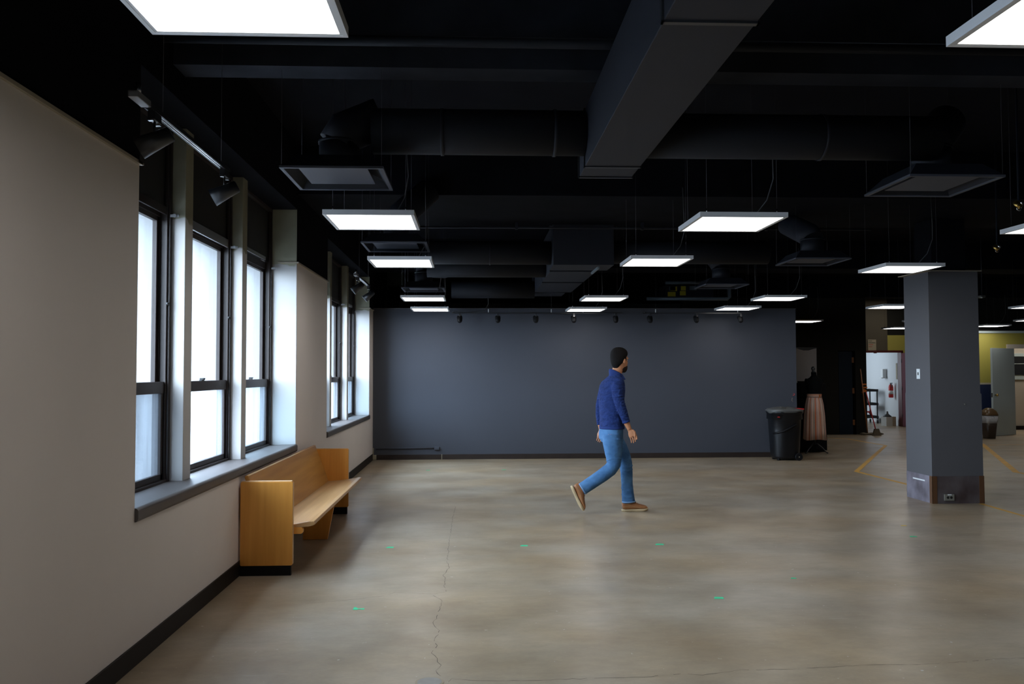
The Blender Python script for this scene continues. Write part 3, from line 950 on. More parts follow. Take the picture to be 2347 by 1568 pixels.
lp0 = light_panel()
LPS = [
    (-1.004, 2.046, 2.565, 'square white light panel of the window-side row, the nearest and cut by the frame top'),
    (-1.004, 5.635, 2.562, 'lit square panel of the window-side row hanging second from the camera'),
    (-1.004, 8.02, 2.582, 'lit square panel of the window-side row hanging third from the camera'),
    (-1.004, 11.66, 2.548, 'lit square panel of the window-side row hanging fourth from the camera'),
    (-1.004, 13.55, 2.538, 'lit square panel of the window-side row hanging nearest the partition'),
    (1.550, 2.046, 2.565, 'large light panel cut off by the top right corner of the photo'),
    (1.545, 5.635, 2.562, 'lit square panel right of the large duct, second of the middle row'),
    (1.520, 8.02, 2.600, 'lit square panel of the middle row hanging third from the camera'),
    (1.560, 11.66, 2.550, 'lit square panel of the middle row hanging fourth from the camera'),
    (1.565, 13.60, 2.540, 'lit square panel of the middle row nearest the partition'),
    (4.090, 5.72, 2.568, 'lit square panel cut by the right photo edge under the brass sprinkler'),
    (4.120, 8.20, 2.560, 'lit square panel hanging right above the top of the grey column'),
    (4.120, 11.70, 2.562, 'lit square panel of the third row hanging above the partition end'),
    (4.115, 13.58, 2.562, 'lit square panel of the third row closest to the partition'),
    (6.60, 13.25, 2.565, 'distant lit panel whose right end the column hides, upper of the two'),
    (6.66, 17.15, 2.565, 'distant lit panel just right of the partition end above the mannequin'),
    (10.08, 19.75, 2.565, 'farthest lit panel left of the column above the doorway sign'),
    (9.10, 16.86, 2.565, 'thin sliver of lit panel poking out left of the column'),
    (11.80, 18.85, 2.565, 'lit panel right of the column directly above the yellow wall'),
    (9.04, 13.21, 2.565, 'lit panel at the right photo edge, higher of the two slivers'),
    (11.42, 16.69, 2.565, 'lit panel at the right photo edge, lower of the two slivers'),
]
for k, (x, y, z, lab) in enumerate(LPS):
    o = lp0 if k == 0 else copy_tree(lp0)
    o.location = (x, y, z)
    o['label'] = lab


# ------------------------------------------------------------------ track lighting
def spot(label, loc, aim_yaw, aim_pitch, group, drop=0.11, s=1.0, body=None):
    """can spotlight hanging from a track: adapter, stem, yoke joint, can"""
    body = body or M['black_metal']
    t = thing('track_spotlight', label, 'spotlight', loc, group)
    B((-0.016, -0.045, -0.045), (0.016, 0.045, 0)).make('adapter', M['black_metal'], t, bevel=0.003)
    MB().cyl((0, 0, -drop), 0.006, drop - 0.045, 10).make('stem', M['black_metal'], t)
    B((-0.012, -0.052, -0.052), (0.012, -0.03, -0.045)).make('contact_tab', M['steel'], t)
    B((-0.012, 0.03, -0.052), (0.012, 0.052, -0.045)).make('contact_tab', M['steel'], t)
    can = MB().lathe([(0.028, -0.085), (0.036, -0.08), (0.040, -0.02), (0.052, 0.075), (0.048, 0.075), (0.040, 0.05)], n=24) if s == 1.0 else MB().lathe([(0.012, -0.060), (0.032, -0.052), (0.043, -0.025), (0.047, 0.02), (0.048, 0.055), (0.044, 0.055), (0.038, 0.04)], n=24)
    can = can.make('can', body, t)
    R = Matrix.Rotation(aim_yaw, 4, 'Z') @ Matrix.Rotation(aim_pitch, 4, 'Y')
    can.matrix_local = Matrix.Translation((0, 0, -drop - 0.035)) @ R
    t.location.z += 0.002
    return t


tr = thing('light_track', 'short black track bar hanging in front of the nearest windows', 'track', (-1.46, 3.72, 2.70), 'window track bars')
B((-0.018, 0, 0), (0.018, 1.32, 0.018)).box((-0.018, 0.10, -0.004), (-0.010, 1.26, 0)).box((0.010, 0.10, -0.004), (0.018, 1.26, 0)).make('bar', M['black_metal'], tr)
B((-0.0095, 0.22, -0.0035), (-0.0035, 1.26, -0.0005)).make('conductor', M['steel'], tr)
B((0.0035, 0.22, -0.0035), (0.0095, 1.26, -0.0005)).make('conductor', M['steel'], tr)
B((-0.022, -0.07, -0.008), (0.022, 0.08, 0.022)).make('feed_box', M['silver'], tr, bevel=0.003)
MB().cyl((0, -0.01, 0.022), 0.012, 0.05, 12).make('feed_connector', M['steel'], tr)
for yy in (0.28, 1.2):
    MB().tube([(0, yy, 0.018), (0, yy, 1.085)], 0.0013, 5).make('suspension_wire', M['wire'], tr)
tr2 = copy_tree(tr)
tr2.location = (-1.43, 10.35, 2.70)
tr2['label'] = 'short black track bar hanging before the farther window bay'
spot('black can spotlight nearest the camera, turned toward the windows', (-1.46, 3.90, 2.70), math.radians(8), math.radians(-118), 'window spotlights', 0.10)
spot('black can spotlight at the far end of the nearest window track', (-1.46, 4.99, 2.70), math.radians(8), math.radians(-118), 'window spotlights', 0.10)
spot('black can spotlight at the near end of the farther window track', (-1.43, 10.50, 2.70), math.radians(10), math.radians(-130), 'window spotlights', 0.10)
spot('black can spotlight at the far end of the farther window track', (-1.43, 11.60, 2.70), math.radians(10), math.radians(-130), 'window spotlights', 0.10)

for nm, x0, x1, lab in (('a', -0.357, 2.574, 'long thin black track in front of the partition, the left one'), ('b', 2.931, 4.85, 'thin black track in front of the partition, the right shorter one')):
    t = thing('light_track', lab, 'track', (x0, 14.4, 2.522), 'partition track bars')
    B((0, -0.017, 0), (x1 - x0, 0.017, 0.018)).make('bar', M['black_metal'], t)
    B((0, -0.02, 0), (0.06, 0.02, 0.03)).make('feed_box', M['black_metal'], t)
    B((0.005, -0.024, 0.012), (0.03, -0.02, 0.03)).make('feed_screw', M['steel'], t)
    for xx in ((0.62, 1.28 + 0.42, 2.25) if nm == 'a' else (0.22, 1.66)):
        wv = MB().tube([(xx, 0, 0.018), (xx, 0, 0.80)], 0.0013, 5).make('suspension_wire', M['wire'], t)
        MB().cyl((xx, 0, 0.015), 0.009, 0.06, 10).make('wire_gripper', M['white_plastic'], wv)
    if nm == 'a':
        MB().tube([(0.05, 0, 0.04), (0.25, 0.02, 0.02), (0.55, 0.02, 0.05), (0.62, 0.02, 0.16), (0.6, 0.02, 0.5)], 0.006, 8).make('power_cable', M['cable'], t)
ordl = ('first', 'second', 'third', 'fourth', 'fifth', 'sixth', 'seventh', 'eighth')
for k, x in enumerate((-0.224, 0.415, 1.053, 1.694, 2.404, 2.991, 3.781, 4.539)):
    spot('black spotlight on the partition tracks, %s from the windows' % ordl[k], (x * 1.0213, 14.4, 2.522), math.radians(-90), math.radians(-38), 'partition spotlights', 0.07, s=0.8, body=M['spot_black'])

# ------------------------------------------------------------------ column
c = thing('column', 'square dark grey column with scuffed brown base', 'column', (5.23, 9.43, 0))
W, D = 0.605, 0.57
B((0.002, 0.004, 0), (W - 0.002, D - 0.004, 1.25)).make('shaft_lower', M['column_paint'], c)
B((0.006, 0.008, 1.25), (W - 0.014, D - 0.008, 2.66)).make('shaft_upper', M['column_paint'], c)
B((0.10, 0.10, 2.66), (W - 0.10, D - 0.10, ZC - 2.66 + 2.66)).make('core_above', M['black_paint'], c)
MB().cyl((0.40, 0.008, 1.13), 0.008, -0.012, 10, 'y').make('wall_anchor', M['outlet_box'], c)
cap = MB().box((-0.02, -0.02, 2.66), (W + 0.02, 0.0, 2.668)).box((-0.06, -0.02, 2.655), (0.02, D, 2.663))
cap.make('edge_strip', M['trim_edge'], c)
B((0.0, 0.0, 0), (W, 0.008, 0.31)).make('base_panel', M['col_base'], c)
cb = B((0.0, 0.008, 0), (0.008, D, 0.31)).make('base_panel', M['col_base_scuffed'], c)
B((-0.003, -0.003, 0), (0.055, 0.0, 0.312)).box((-0.003, -0.003, 0), (0.0, 0.055, 0.312)).make('corner_trim', M['col_trim'], c)
B((W - 0.055, -0.003, 0), (W + 0.003, 0.0, 0.312)).box((W, -0.003, 0), (W + 0.003, 0.055, 0.312)).make('corner_trim', M['col_trim'], c)
B((-0.002, 0.16, 0.235), (0.0, 0.42, 0.25)).make('paint_scrape', M['white_plastic'], c)
o = thing('power_outlet', 'small grey metal double outlet low on the column base', 'outlet', (5.36, 9.427, 0.035))
B((0, -0.018, 0), (0.115, 0, 0.072)).make('cover', M['outlet_box'], o, bevel=0.003)
for x in (0.038, 0.077):
    MB().cyl((x, -0.018, 0.036), 0.015, -0.002, 14, 'y').make('socket', M['black_plastic'], o)
B((0.035, -0.020, 0.062), (0.08, -0.017, 0.074)).make('paint_chip', M['white_plastic'], o)
o = thing('wall_switch', 'small white rocker switch on the window-facing side of the column', 'switch', (5.243, 9.66, 1.42))
B((-0.008, 0, 0), (0, 0.075, 0.118)).make('plate', M['white_plastic'], o, bevel=0.002)
B((-0.012, 0.026, 0.045), (-0.008, 0.048, 0.078)).make('rocker', M['bag_grey'], o)
t = thing('emergency_lamp', 'tiny white lamp unit mounted beside the column top', 'lamp', (6.83, 11.0, 2.50))
B((0, 0, 0), (0.06, 0.1, 0.03)).make('housing', M['bag_grey'], t)
MB().tube([(0.04, 0.05, 0.03), (0.04, 0.05, ZC - 2.49)], 0.005, 6).make('drop_rod', M['black_duct'], t)
MB().ell((0.005, 0.0, 0.0), 0.014, 0.014, 0.01).make('lens', M['white_plastic'], t)

# ------------------------------------------------------------------ conduit on partition
t = thing('surface_conduit', 'grey surface conduit with rounded box low on the partition', 'conduit', (0, 0, 0))
MB().tube([(-1.69, PY - 0.012, 0.195), (-0.68, PY - 0.012, 0.20)], 0.011, 10).make('conduit', M['slate'], t)
B((-0.68, PY - 0.035, 0.165), (-0.585, PY, 0.225)).make('junction_box', M['slate'], t, bevel=0.012)
t = thing('corner_raceway', 'small cream cable box in the corner where wall meets partition', 'outlet', (-1.745, 14.72, 0))
B((0.012, -0.02, 0.01), (0.07, 0.04, 0.09)).make('box', M['cream_plastic'], t, bevel=0.003)
B((0.012, 0.0, 0.09), (0.026, 0.015, 0.21)).make('raceway', M['cream_plastic'], t)
struct(B((-0.552, PY - 0.014, 0), (-0.542, PY, 0.092)).make('trim_%d' % tn, M['cream_plastic']))
tn += 1
t = thing('hanging_tag', 'small red clip and tag hanging near the partition end', 'hook', (5.69, PY - 0.01, 1.09))
MB().tube([(0.0, 0, 0.0), (0.03, -0.01, 0.01), (0.03, -0.01, 0.03), (0.01, 0, 0.035)], 0.004, 8).make('clip', M['red'], t)
MB().tube([(-0.01, 0, -0.04), (-0.02, 0, -0.09), (0.0, 0, -0.11)], 0.003, 8).make('string', M['trim_edge'], t)


# ------------------------------------------------------------------ pew bench
pw = thing('wooden_pew', 'honey oak church pew with solid end panels under the window sill', 'bench', (-1.73, 6.39, 0))


def end_panel(y0, w_):
    p = MB()
    p.prism(rrect(0, w_, 0.075, 0.695, 0.012, 3), 'y', y0, y0 + 0.04)
    o_ = p.make('end_panel', M['oak_v'], pw, bevel=0.002)
    MB().prism(rrect(0.005, w_ - 0.008, 0.694, 0.700, 0.002, 2), 'y', y0 + 0.004, y0 + 0.036).make('top_edge', M['oak_edge'], o_)
    B((w_ - 0.001, y0 + 0.004, 0.085), (w_ + 0.002, y0 + 0.036, 0.685)).make('front_edge', M['oak_edge'], o_)
    B((0.0, y0 + 0.004, 0), (w_ - 0.012, y0 + 0.036, 0.075)).make('kick_base', M['kick'], pw)


end_panel(0.0, 0.385)
end_panel(2.74, 0.395)
# back board: inclined plank, y from end panel to end panel
bk = MB()
bx0, bz0 = 0.165, 0.335
bx1, bz1 = 0.020, 0.720
n_ = Vector((bz1 - bz0, 0, -(bx1 - bx0))).normalized()
th = 0.028
poly = [(bx0, bz0), (bx0 + n_.x * th, bz0 + n_.z * th)]
for k in range(5):
    a = math.radians(180 * k / 4)
    cx_, cz_ = bx1 + n_.x * th / 2, bz1 + n_.z * th / 2
    dn = Vector((bx1 - bx0, 0, bz1 - bz0)).normalized()
    q = Vector((cx_, 0, cz_)) + n_ * (th / 2) * math.cos(a) + dn * (th / 2) * math.sin(a)
    poly.append((q.x, q.z))
bk.prism(poly, 'y', 0.042, 2.738)
bko = bk.make('back_board', M['oak_h'], pw)
B((bx1 + n_.x * th - 0.012, 0.05, bz1 + 0.012), (bx1 + n_.x * th + 0.004, 2.73, bz1 + 0.0175)).make('top_edge', M['oak_edge'], bko)
# seat board
st = MB()
sp = [(0.180, 0.325), (0.50, 0.352), (0.535, 0.362), (0.545, 0.375), (0.535, 0.392), (0.50, 0.392), (0.40, 0.375), (0.30, 0.362), (0.180, 0.354)]
st.prism(sp, 'y', 0.046, 2.734)
st.make('seat_board', M['oak_seat'], pw, bevel=0.004)
# middle support
ms_ = MB().prism([(0.19, 0.0), (0.41, 0.0), (0.475, 0.340), (0.19, 0.318)], 'y', 1.37, 1.40)
ms_.make('middle_support', M['oak_v'], pw, bevel=0.002)
# cleats under the seat at both ends
for y0 in (0.042, 2.70):
    MB().prism(rrect(0.19, 0.455, 0.300, 0.349, 0.02, 4), 'y', y0, y0 + 0.03).make('cleat', M['oak_v'], pw)

# ------------------------------------------------------------------ floor marks
def tape_strip(name, label, pts, wd, m, group=None):
    b = MB()
    z = 0.0012
    P = [Vector((p[0], p[1], 0)) for p in pts]
    L, Rr = [], []
    for i, p in enumerate(P):
        if i == 0:
            d = (P[1] - P[0]).normalized()
            nrm = Vector((-d.y, d.x, 0))
            s_ = 1
        elif i == len(P) - 1:
            d = (P[i] - P[i - 1]).normalized()
            nrm = Vector((-d.y, d.x, 0))
            s_ = 1
        else:
            d1_ = (P[i] - P[i - 1]).normalized()
            d2_ = (P[i + 1] - P[i]).normalized()
            n1, n2 = Vector((-d1_.y, d1_.x, 0)), Vector((-d2_.y, d2_.x, 0))
            nrm = (n1 + n2).normalized()
            s_ = 1 / max(0.4, nrm.dot(n1))
        L.append(p + nrm * wd / 2 * s_)
        Rr.append(p - nrm * wd / 2 * s_)
    n = len(P)
    vs_ = [(q.x, q.y, 0.0002) for q in L] + [(q.x, q.y, 0.0002) for q in Rr] + [(q.x, q.y, z) for q in L] + [(q.x, q.y, z) for q in Rr]
    fs = []
    for i in range(n - 1):
        fs.append((2 * n + i, 2 * n + i + 1, 3 * n + i + 1, 3 * n + i))
        fs.append((i, n + i, n + i + 1, i + 1))
        fs.append((i, i + 1, 2 * n + i + 1, 2 * n + i))
        fs.append((n + i, 3 * n + i, 3 * n + i + 1, n + i + 1))
    fs.append((0, 2 * n, 3 * n, n))
    fs.append((n - 1, 2 * n - 1, 4 * n - 1, 3 * n - 1))
    b.add(vs_, fs)
    o_ = b.make(name, m)
    tag(o_, label, 'floor tape', group)
    return o_


tape_strip('floor_tape', 'worn yellow tape zigzag on the floor left of the column', [(7.55, 19.25), (8.17, 19.0), (8.42, 18.65), (8.44, 16.95), (5.79, 12.55), (5.80, 10.01)], 0.07, M['yellow_tape'])
tape_strip('floor_tape', 'yellow tape running from the column base to the right edge', [(5.775, 9.40), (5.70, 8.2), (5.69, 6.5)], 0.05, M['yellow_tape'])
tape_strip('floor_tape', 'worn yellow tape zigzag on the floor right of the column', [(10.62, 17.2), (8.11, 12.3), (8.12, 10.5)], 0.09, M['yellow_tape'])
tape_strip('floor_tape', 'thin yellow tape line across the floor before the pale door', [(10.4, 16.85), (13.6, 17.15)], 0.04, M['yellow_tape'])


def tape_spot(label, x, y, m, s=0.045, kind=0):
    b = MB()
    z0, z1 = 0.0002, 0.0015
    pts = [[(-s, -s * .6), (s * .9, -s * .7), (s, s * .5), (-s * .5, s * .8)],
           [(-s, -s * .5), (-s * .2, -s * .6), (0, -s * .2), (s, -s * .6), (s * 1.05, s * .3), (-s * .2, s * .2), (-s * .5, s), (-s, s * 1.2)]][kind]
    b.prism([(x + p[0], y + p[1]) for p in pts], 'z', z0, z1)
    tag(b.make('tape_scrap', m), label, 'floor tape', 'tape scraps on the floor')


tape_spot('green tape scrap on the floor off the far pew end', -0.72, 7.37, M['green_tape'], 0.035)
tape_spot('green tape scrap on the floor between pew and walking man', 0.44, 7.375, M['green_tape'], 0.035)
tape_spot('green tape scrap on the floor in front of the man', 1.625, 7.36, M['green_tape'], 0.04)
tape_spot('green tape scrap on the near floor by the crack', -0.73, 5.47, M['green_tape'], 0.035, 1)
tape_spot('largest green tape scrap, on the near floor right of centre', 1.63, 5.60, M['green_tape'], 0.035)
tape_spot('faint green tape scrap on the open right floor', 2.33, 6.10, M['green_tape'], 0.022)
tape_spot('green tape scrap on the floor before the column', 4.006, 7.57, M['green_tape'], 0.035)
tape_spot('small yellow tape scrap on the floor before the column', 4.20, 8.11, M['gold_tape'], 0.03)
tape_spot('tiny green tape scrap near the partition, left of the man', 0.477, 13.14, M['green_tape'], 0.035)
tape_spot('tiny green tape scrap near the partition by the pew side', -0.70, 13.16, M['green_tape'], 0.035)
tape_spot('tiny green tape scrap near the partition behind the man', 2.06, 13.03, M['green_tape'], 0.035)


def crack(pts, wd):
    b = MB()
    rnd = random.Random(int(pts[0][0] * 100 + pts[0][1] * 10))
    fine = []
    for i in range(len(pts) - 1):
        a, c_ = Vector((*pts[i], 0)), Vector((*pts[i + 1], 0))
        n = max(2, int((c_ - a).length / 0.035))
        d = (c_ - a)
        nr = Vector((-d.y, d.x, 0)).normalized()
        for k in range(n):
            fine.append(a + d * k / n + nr * rnd.uniform(-0.006, 0.006))
    fine.append(Vector((*pts[-1], 0)))
    vs_, fs = [], []
    for i, p in enumerate(fine):
        q = fine[min(i + 1, len(fine) - 1)] - fine[max(i - 1, 0)]
        nr = Vector((-q.y, q.x, 0)).normalized() * wd * rnd.uniform(0.25, 1.0)
        vs_ += [(p.x + nr.x, p.y + nr.y, 0.0006), (p.x - nr.x, p.y - nr.y, 0.0006)]
    for i in range(len(fine) - 1):
        if rnd.random() < 0.12:
            continue
        fs.append((2 * i, 2 * i + 1, 2 * i + 3, 2 * i + 2))
    b.add(vs_, fs)
    b.make('crack', M['crack'], floor)


crack([(-0.196, 9.61), (-0.213, 8.886), (-0.214, 7.624), (-0.207, 6.753), (-0.185, 6.601), (-0.226, 6.322), (-0.201, 6.254), (-0.205, 6.001), (-0.188, 5.87)], 0.0016)
crack([(-0.265, 5.772), (-0.201, 5.626), (-0.214, 5.451), (-0.222, 5.306), (-0.242, 5.107), (-0.196, 4.993), (-0.220, 4.794), (-0.204, 4.718), (-0.222, 4.595), (-0.195, 4.504), (-0.168, 4.403), (-0.191, 4.321), (-0.162, 4.246)], 0.0017)
crack([(-1.095, 5.613), (-0.837, 5.683), (-0.603, 5.780), (-0.537, 5.867), (-0.401, 5.836), (-0.266, 5.806), (-0.19, 5.86)], 0.0015)
crack([(-0.127, 4.168), (-0.107, 4.207), (0.021, 4.177), (0.159, 4.164), (0.416, 4.168), (0.665, 4.178), (0.838, 4.180), (1.031, 4.212), (1.136, 4.195), (1.352, 4.251), (1.574, 4.245), (1.762, 4.266), (2.045, 4.290), (2.268, 4.278), (2.513, 4.304), (2.771, 4.343), (2.95, 4.35)], 0.0021)
MB().lathe([(0.070, 0), (0.070, 0.0022), (0.062, 0.0026), (0.001, 0.0026)], (-0.213, 4.165, 0.0), 32, smooth=False).make('plug_ring', M['disc_ring'], floor)
MB().lathe([(0.060, 0.001), (0.060, 0.0034), (0.001, 0.0034)], (-0.213, 4.165, 0.0), 32, smooth=False).make('round_plug', M['disc'], floor)

# ------------------------------------------------------------------ bin by the partition
tb = thing('rubbish_bin', 'tall black wheeled rubbish bin with a bag over its rim', 'bin', (5.37, 14.36, 0))
prof = []
rings = []
for (z, hx, hy, r_) in ((0.03, 0.215, 0.20, 0.15), (0.07, 0.225, 0.21, 0.16), (0.5, 0.250, 0.235, 0.18), (0.78, 0.262, 0.25, 0.19), (0.80, 0.285, 0.275, 0.2), (0.845, 0.288, 0.28, 0.2), (0.85, 0.272, 0.26, 0.19), (0.70, 0.27, 0.23, 0.12), (0.60, 0.02, 0.02, 0.01)):
    rings.append([(p[0], p[1], z) for p in rrect(-hx, hx, -hy, hy, min(r_, hx * .9, hy * .9), 6)])
MB().loft(rings).make('body', M['bin_black'], tb)
rings = []
for (z, hx, hy, dz) in ((0.815, 0.290, 0.282, 0.02), (0.855, 0.292, 0.285, 0.0), (0.875, 0.27, 0.26, 0.0), (0.885, 0.18, 0.16, 0.012), (0.895, 0.05, 0.05, 0.02)):
    rings.append([(p[0], p[1], z + dz * math.sin(5 * math.atan2(p[1], p[0]))) for p in rrect(-hx, hx, -hy, hy, min(0.2, hy * .9, hx * .9), 6)])
MB().loft(rings).make('bag', M['bag_grey'], tb)
B((0.10, -0.20, 0.865), (0.27, 0.05, 0.885)).make('red_scrap', M['red'], tb)
B((-0.205, -0.246, 0.735), (-0.168, -0.232, 0.750)).make('red_badge', M['red'], tb)
band = MB()
band.tube([(-0.235, -0.11, 0.46), (-0.20, -0.19, 0.47), (-0.10, -0.238, 0.50), (0.02, -0.244, 0.56), (0.12, -0.24, 0.62)], 0.018, 8)
band.make('moulded_band', M['kick'], tb)
for sx in (-1, 1):
    if sx > 0:
        MB().cyl((0.16, -0.235, 0.065), 0.062, 0.04, 24, 'y').make('wheel', M['bin_black'], tb)
        MB().cyl((0.16, -0.238, 0.065), 0.012, 0.004, 12, 'y').make('axle_cap', M['steel'], tb)
    else:
        MB().cyl((0.16, 0.19, 0.065), 0.062, 0.04, 24, 'y').make('wheel', M['bin_black'], tb)
MB().cyl((-0.15, -0.12, 0.0), 0.03, 0.04, 12).make('foot', M['bin_black'], tb)
MB().cyl((-0.15, 0.12, 0.0), 0.03, 0.04, 12).make('foot', M['bin_black'], tb)

# ------------------------------------------------------------------ mannequin + skirt
df = thing('dress_form', 'black headless dress form on a splayed iron stand', 'mannequin', (6.33, 15.4, 0))


def ering(cx, cy, z, a, b, n=28):
    return [(cx + a * math.cos(2 * math.pi * k / n), cy + b * math.sin(2 * math.pi * k / n), z) for k in range(n)]


MB().loft([ering(0, 0, 0.85, .135, .11), ering(0, 0, 0.95, .145, .115), ering(0, 0, 1.08, .118, .09), ering(0, 0, 1.18, .135, .10), ering(0, -.01, 1.28, .155, .12), ering(0, 0, 1.35, .16, .095), ering(0, 0, 1.375, .145, .08), ering(0, 0, 1.40, .085, .065), ering(0, 0, 1.44, .05, .05), ering(-0.005, 0, 1.50, .046, .046)]).make('torso', M['form_black'], df)
MB().loft([ering(-0.005, 0, 1.50, .046, .046, 16), ering(-0.01, 0, 1.52, .03, .03, 16), ering(-0.012, 0, 1.53, .022, .022, 16), ering(-0.014, 0, 1.545, .030, .030, 16), ering(-0.014, 0, 1.575, .036, .036, 16), ering(-0.014, 0, 1.60, .026, .026, 16), ering(-0.014, 0, 1.61, .01, .01, 16)]).make('finial', M['black_metal'], df)
for sx in (-1, 1):
    MB().ell((sx * 0.15, 0, 1.335), 0.022, 0.05, 0.055).make('shoulder_cap', M['form_black'], df)
MB().cyl((0, 0, 0.16), 0.015, 0.75, 14).make('pole', M['black_metal'], df)
for a in (200, 340, 90):
    c_, s_ = math.cos(math.radians(a)), math.sin(math.radians(a))
    lg = MB().tube([(0, 0, 0.20), (c_ * .05, s_ * .05, 0.17), (c_ * .13, s_ * .13, 0.10), (c_ * .19, s_ * .19, 0.03), (c_ * .215, s_ * .215, 0.012)], [.012, .012, .011, .010, .012], 10).make('leg', M['black_metal'], df)
    MB().ell((c_ * .215, s_ * .215, 0.014), 0.016, 0.016, 0.013, 12, 8).make('foot_pad', M['black_plastic'], lg)

sk = thing('striped_skirt', 'wide orange, cream and grey striped skirt worn by the dress form', 'skirt', (6.33, 15.4, 0))


def skirt_mesh(zs, name, material):
    n = 96
    me = bpy.data.meshes.new(name)
    vs_, fs, uvs = [], [], []
    for (z, a, b, pl) in zs:
        for k in range(n):
            t_ = 2 * math.pi * k / n
            w_ = 1 + pl * math.cos(t_ * 14) + pl * .4 * math.sin(t_ * 5 + 1)
            vs_.append((a * w_ * math.cos(t_), b * w_ * math.sin(t_), z + (0.01 * math.sin(3 * t_) if z < .3 else 0)))
    for j in range(len(zs) - 1):
        for k in range(n):
            fs.append((j * n + k, j * n + (k + 1) % n, (j + 1) * n + (k + 1) % n, (j + 1) * n + k))
            uvs.append((k / n, (k + 1) / n))
    me.from_pydata(vs_, [], fs)
    lay = me.uv_layers.new(name='around')
    i = 0
    for fidx, f in enumerate(fs):
        u0_, u1_ = uvs[fidx]
        for u_ in (u0_, u1_, u1_, u0_):
            lay.data[i].uv = (u_, 0)
            i += 1
    me.polygons.foreach_set('use_smooth', [True] * len(fs))
    me.materials.append(material)
    o_ = bpy.data.objects.new(name, me)
    COL.objects.link(o_)
    o_.parent = sk
    m_ = o_.modifiers.new('thick', 'SOLIDIFY')
    m_.thickness = 0.003
    return o_


skirt_mesh([(0.255, .205, .16, .05), (0.45, .195, .155, .05), (0.70, .185, .145, .04), (0.90, .165, .132, .025), (1.00, .145, .118, .012), (1.04, .134, .108, 0)], 'skirt_panel', M['stripes'])
wbm = MB().loft([ering(0, 0, 1.03, .136, .110, 40), ering(0, 0, 1.055, .134, .108, 40), ering(0, 0, 1.10, .130, .104, 40), ering(0, 0, 1.10, .126, .100, 40)], caps=False)
wb = wbm.make('waistband', M['stripes'], sk)
wb.data.uv_layers.new(name='around')
for zz in (1.04, 1.082):
    MB().loft([ering(0, 0, zz, .1375, .1115, 40), ering(0, 0, zz + 0.008, .1375, .1115, 40)], caps=False).make('piping', M['orange'] if zz > 1.06 else M['black_plastic'], sk)
B((0.045, -0.116, 1.03), (0.058, -0.106, 1.09)).make('tie', M['orange'], sk)

# grey board with black cap and dark cabinet behind the mannequin
bd = thing('display_board', 'grey display board with curved black cap behind the mannequin', 'board', (6.215, 16.0, 0))
B((0, 0, 1.30), (0.42, 0.03, 1.965)).make('face', M['board_grey'], bd)
MB().prism([(0.0, 1.965), (0.02, 1.975), (0.06, 1.955), (0.16, 1.925), (0.26, 1.925), (0.36, 1.955), (0.42, 1.965), (0.42, 1.985), (0.0, 1.985)], 'y', -0.02, 0.0).make('cap', M['black_plastic'], bd)
B((0.42, -0.01, 0), (0.45, 0.04, 1.985)).make('side_post', M['dark_wall'], bd)
B((-0.03, -0.01, 0), (0, 0.04, 1.985)).make('side_post', M['dark_wall'], bd)
cb_ = thing('low_cabinet', 'low black cabinet standing behind the striped skirt', 'cabinet', (6.17, 15.66, 0))
B((0, 0, 0.03), (0.50, 0.30, 1.29)).make('body', M['kick'], cb_, bevel=0.004)
B((0.03, 0.02, 0), (0.47, 0.3, 0.03)).make('plinth', M['kick'], cb_)
B((0.01, -0.006, 0.06), (0.26, 0, 1.26)).make('door', M['kick'], cb_, bevel=0.002)
B((0.27, -0.006, 0.06), (0.49, 0, 1.26)).make('door', M['kick'], cb_, bevel=0.002)
t = thing('small_black_case', 'small black case lying on the cabinet by the grey board', 'box', (6.18, 15.70, 1.29))
B((0, 0, 0), (0.12, 0.12, 0.035)).make('case_body', M['black_plastic'], t, bevel=0.004)
B((0, 0, 0.035), (0.12, 0.12, 0.045)).make('case_lid', M['black_plastic'], t, bevel=0.002)

# dark blue door leaf with orange hinges, and threshold strip
bdoor = thing('dark_blue_door', 'dark blue door with dull orange hinges in the black wall', 'door', (8.80, 19.93, 0.01))
B((0, 0, 0), (0.335, 0.045, 1.99)).make('leaf', M['dark_blue'], bdoor)
for z in (0.22, 0.98, 1.72):
    B((0.325, -0.008, z), (0.375, 0.0, z + 0.13)).make('hinge', M['hinge_orange'], bdoor)
struct(B((7.6, 19.84, 0), (9.35, 19.9, 0.012)).make('trim_%d' % tn, M['mop']))
tn += 1


def mop(label, x, y, lean, z1, hm, cat, head, x0=0.0):
    t_ = thing('dust_mop' if head else 'broom', label, cat, (x, y, 0))
    MB().tube([(x0, -0.03, 0.05), (lean[0], lean[1], z1)], 0.013, 10).make('handle', hm, t_)
    if head:
        rings_ = []
        for q in range(9):
            xx = -0.26 + 0.52 * q / 8
            hh = 0.028 + 0.012 * math.sin(q * 2.1)
            rings_.append([(xx, -0.03 + 0.07 * math.cos(a_), max(0.002, 0.03 + hh * math.sin(a_))) for a_ in (2 * math.pi * kk / 12 for kk in range(12))])
        MB().loft(rings_).make('yarn_head', M['mop'], t_)
    else:
        MB().prism([(-0.10, 0.0), (0.10, 0.0), (0.05, 0.16), (-0.05, 0.16)], 'y', -0.06, 0.0).make('bristles', M['mop'], t_)
    return t_


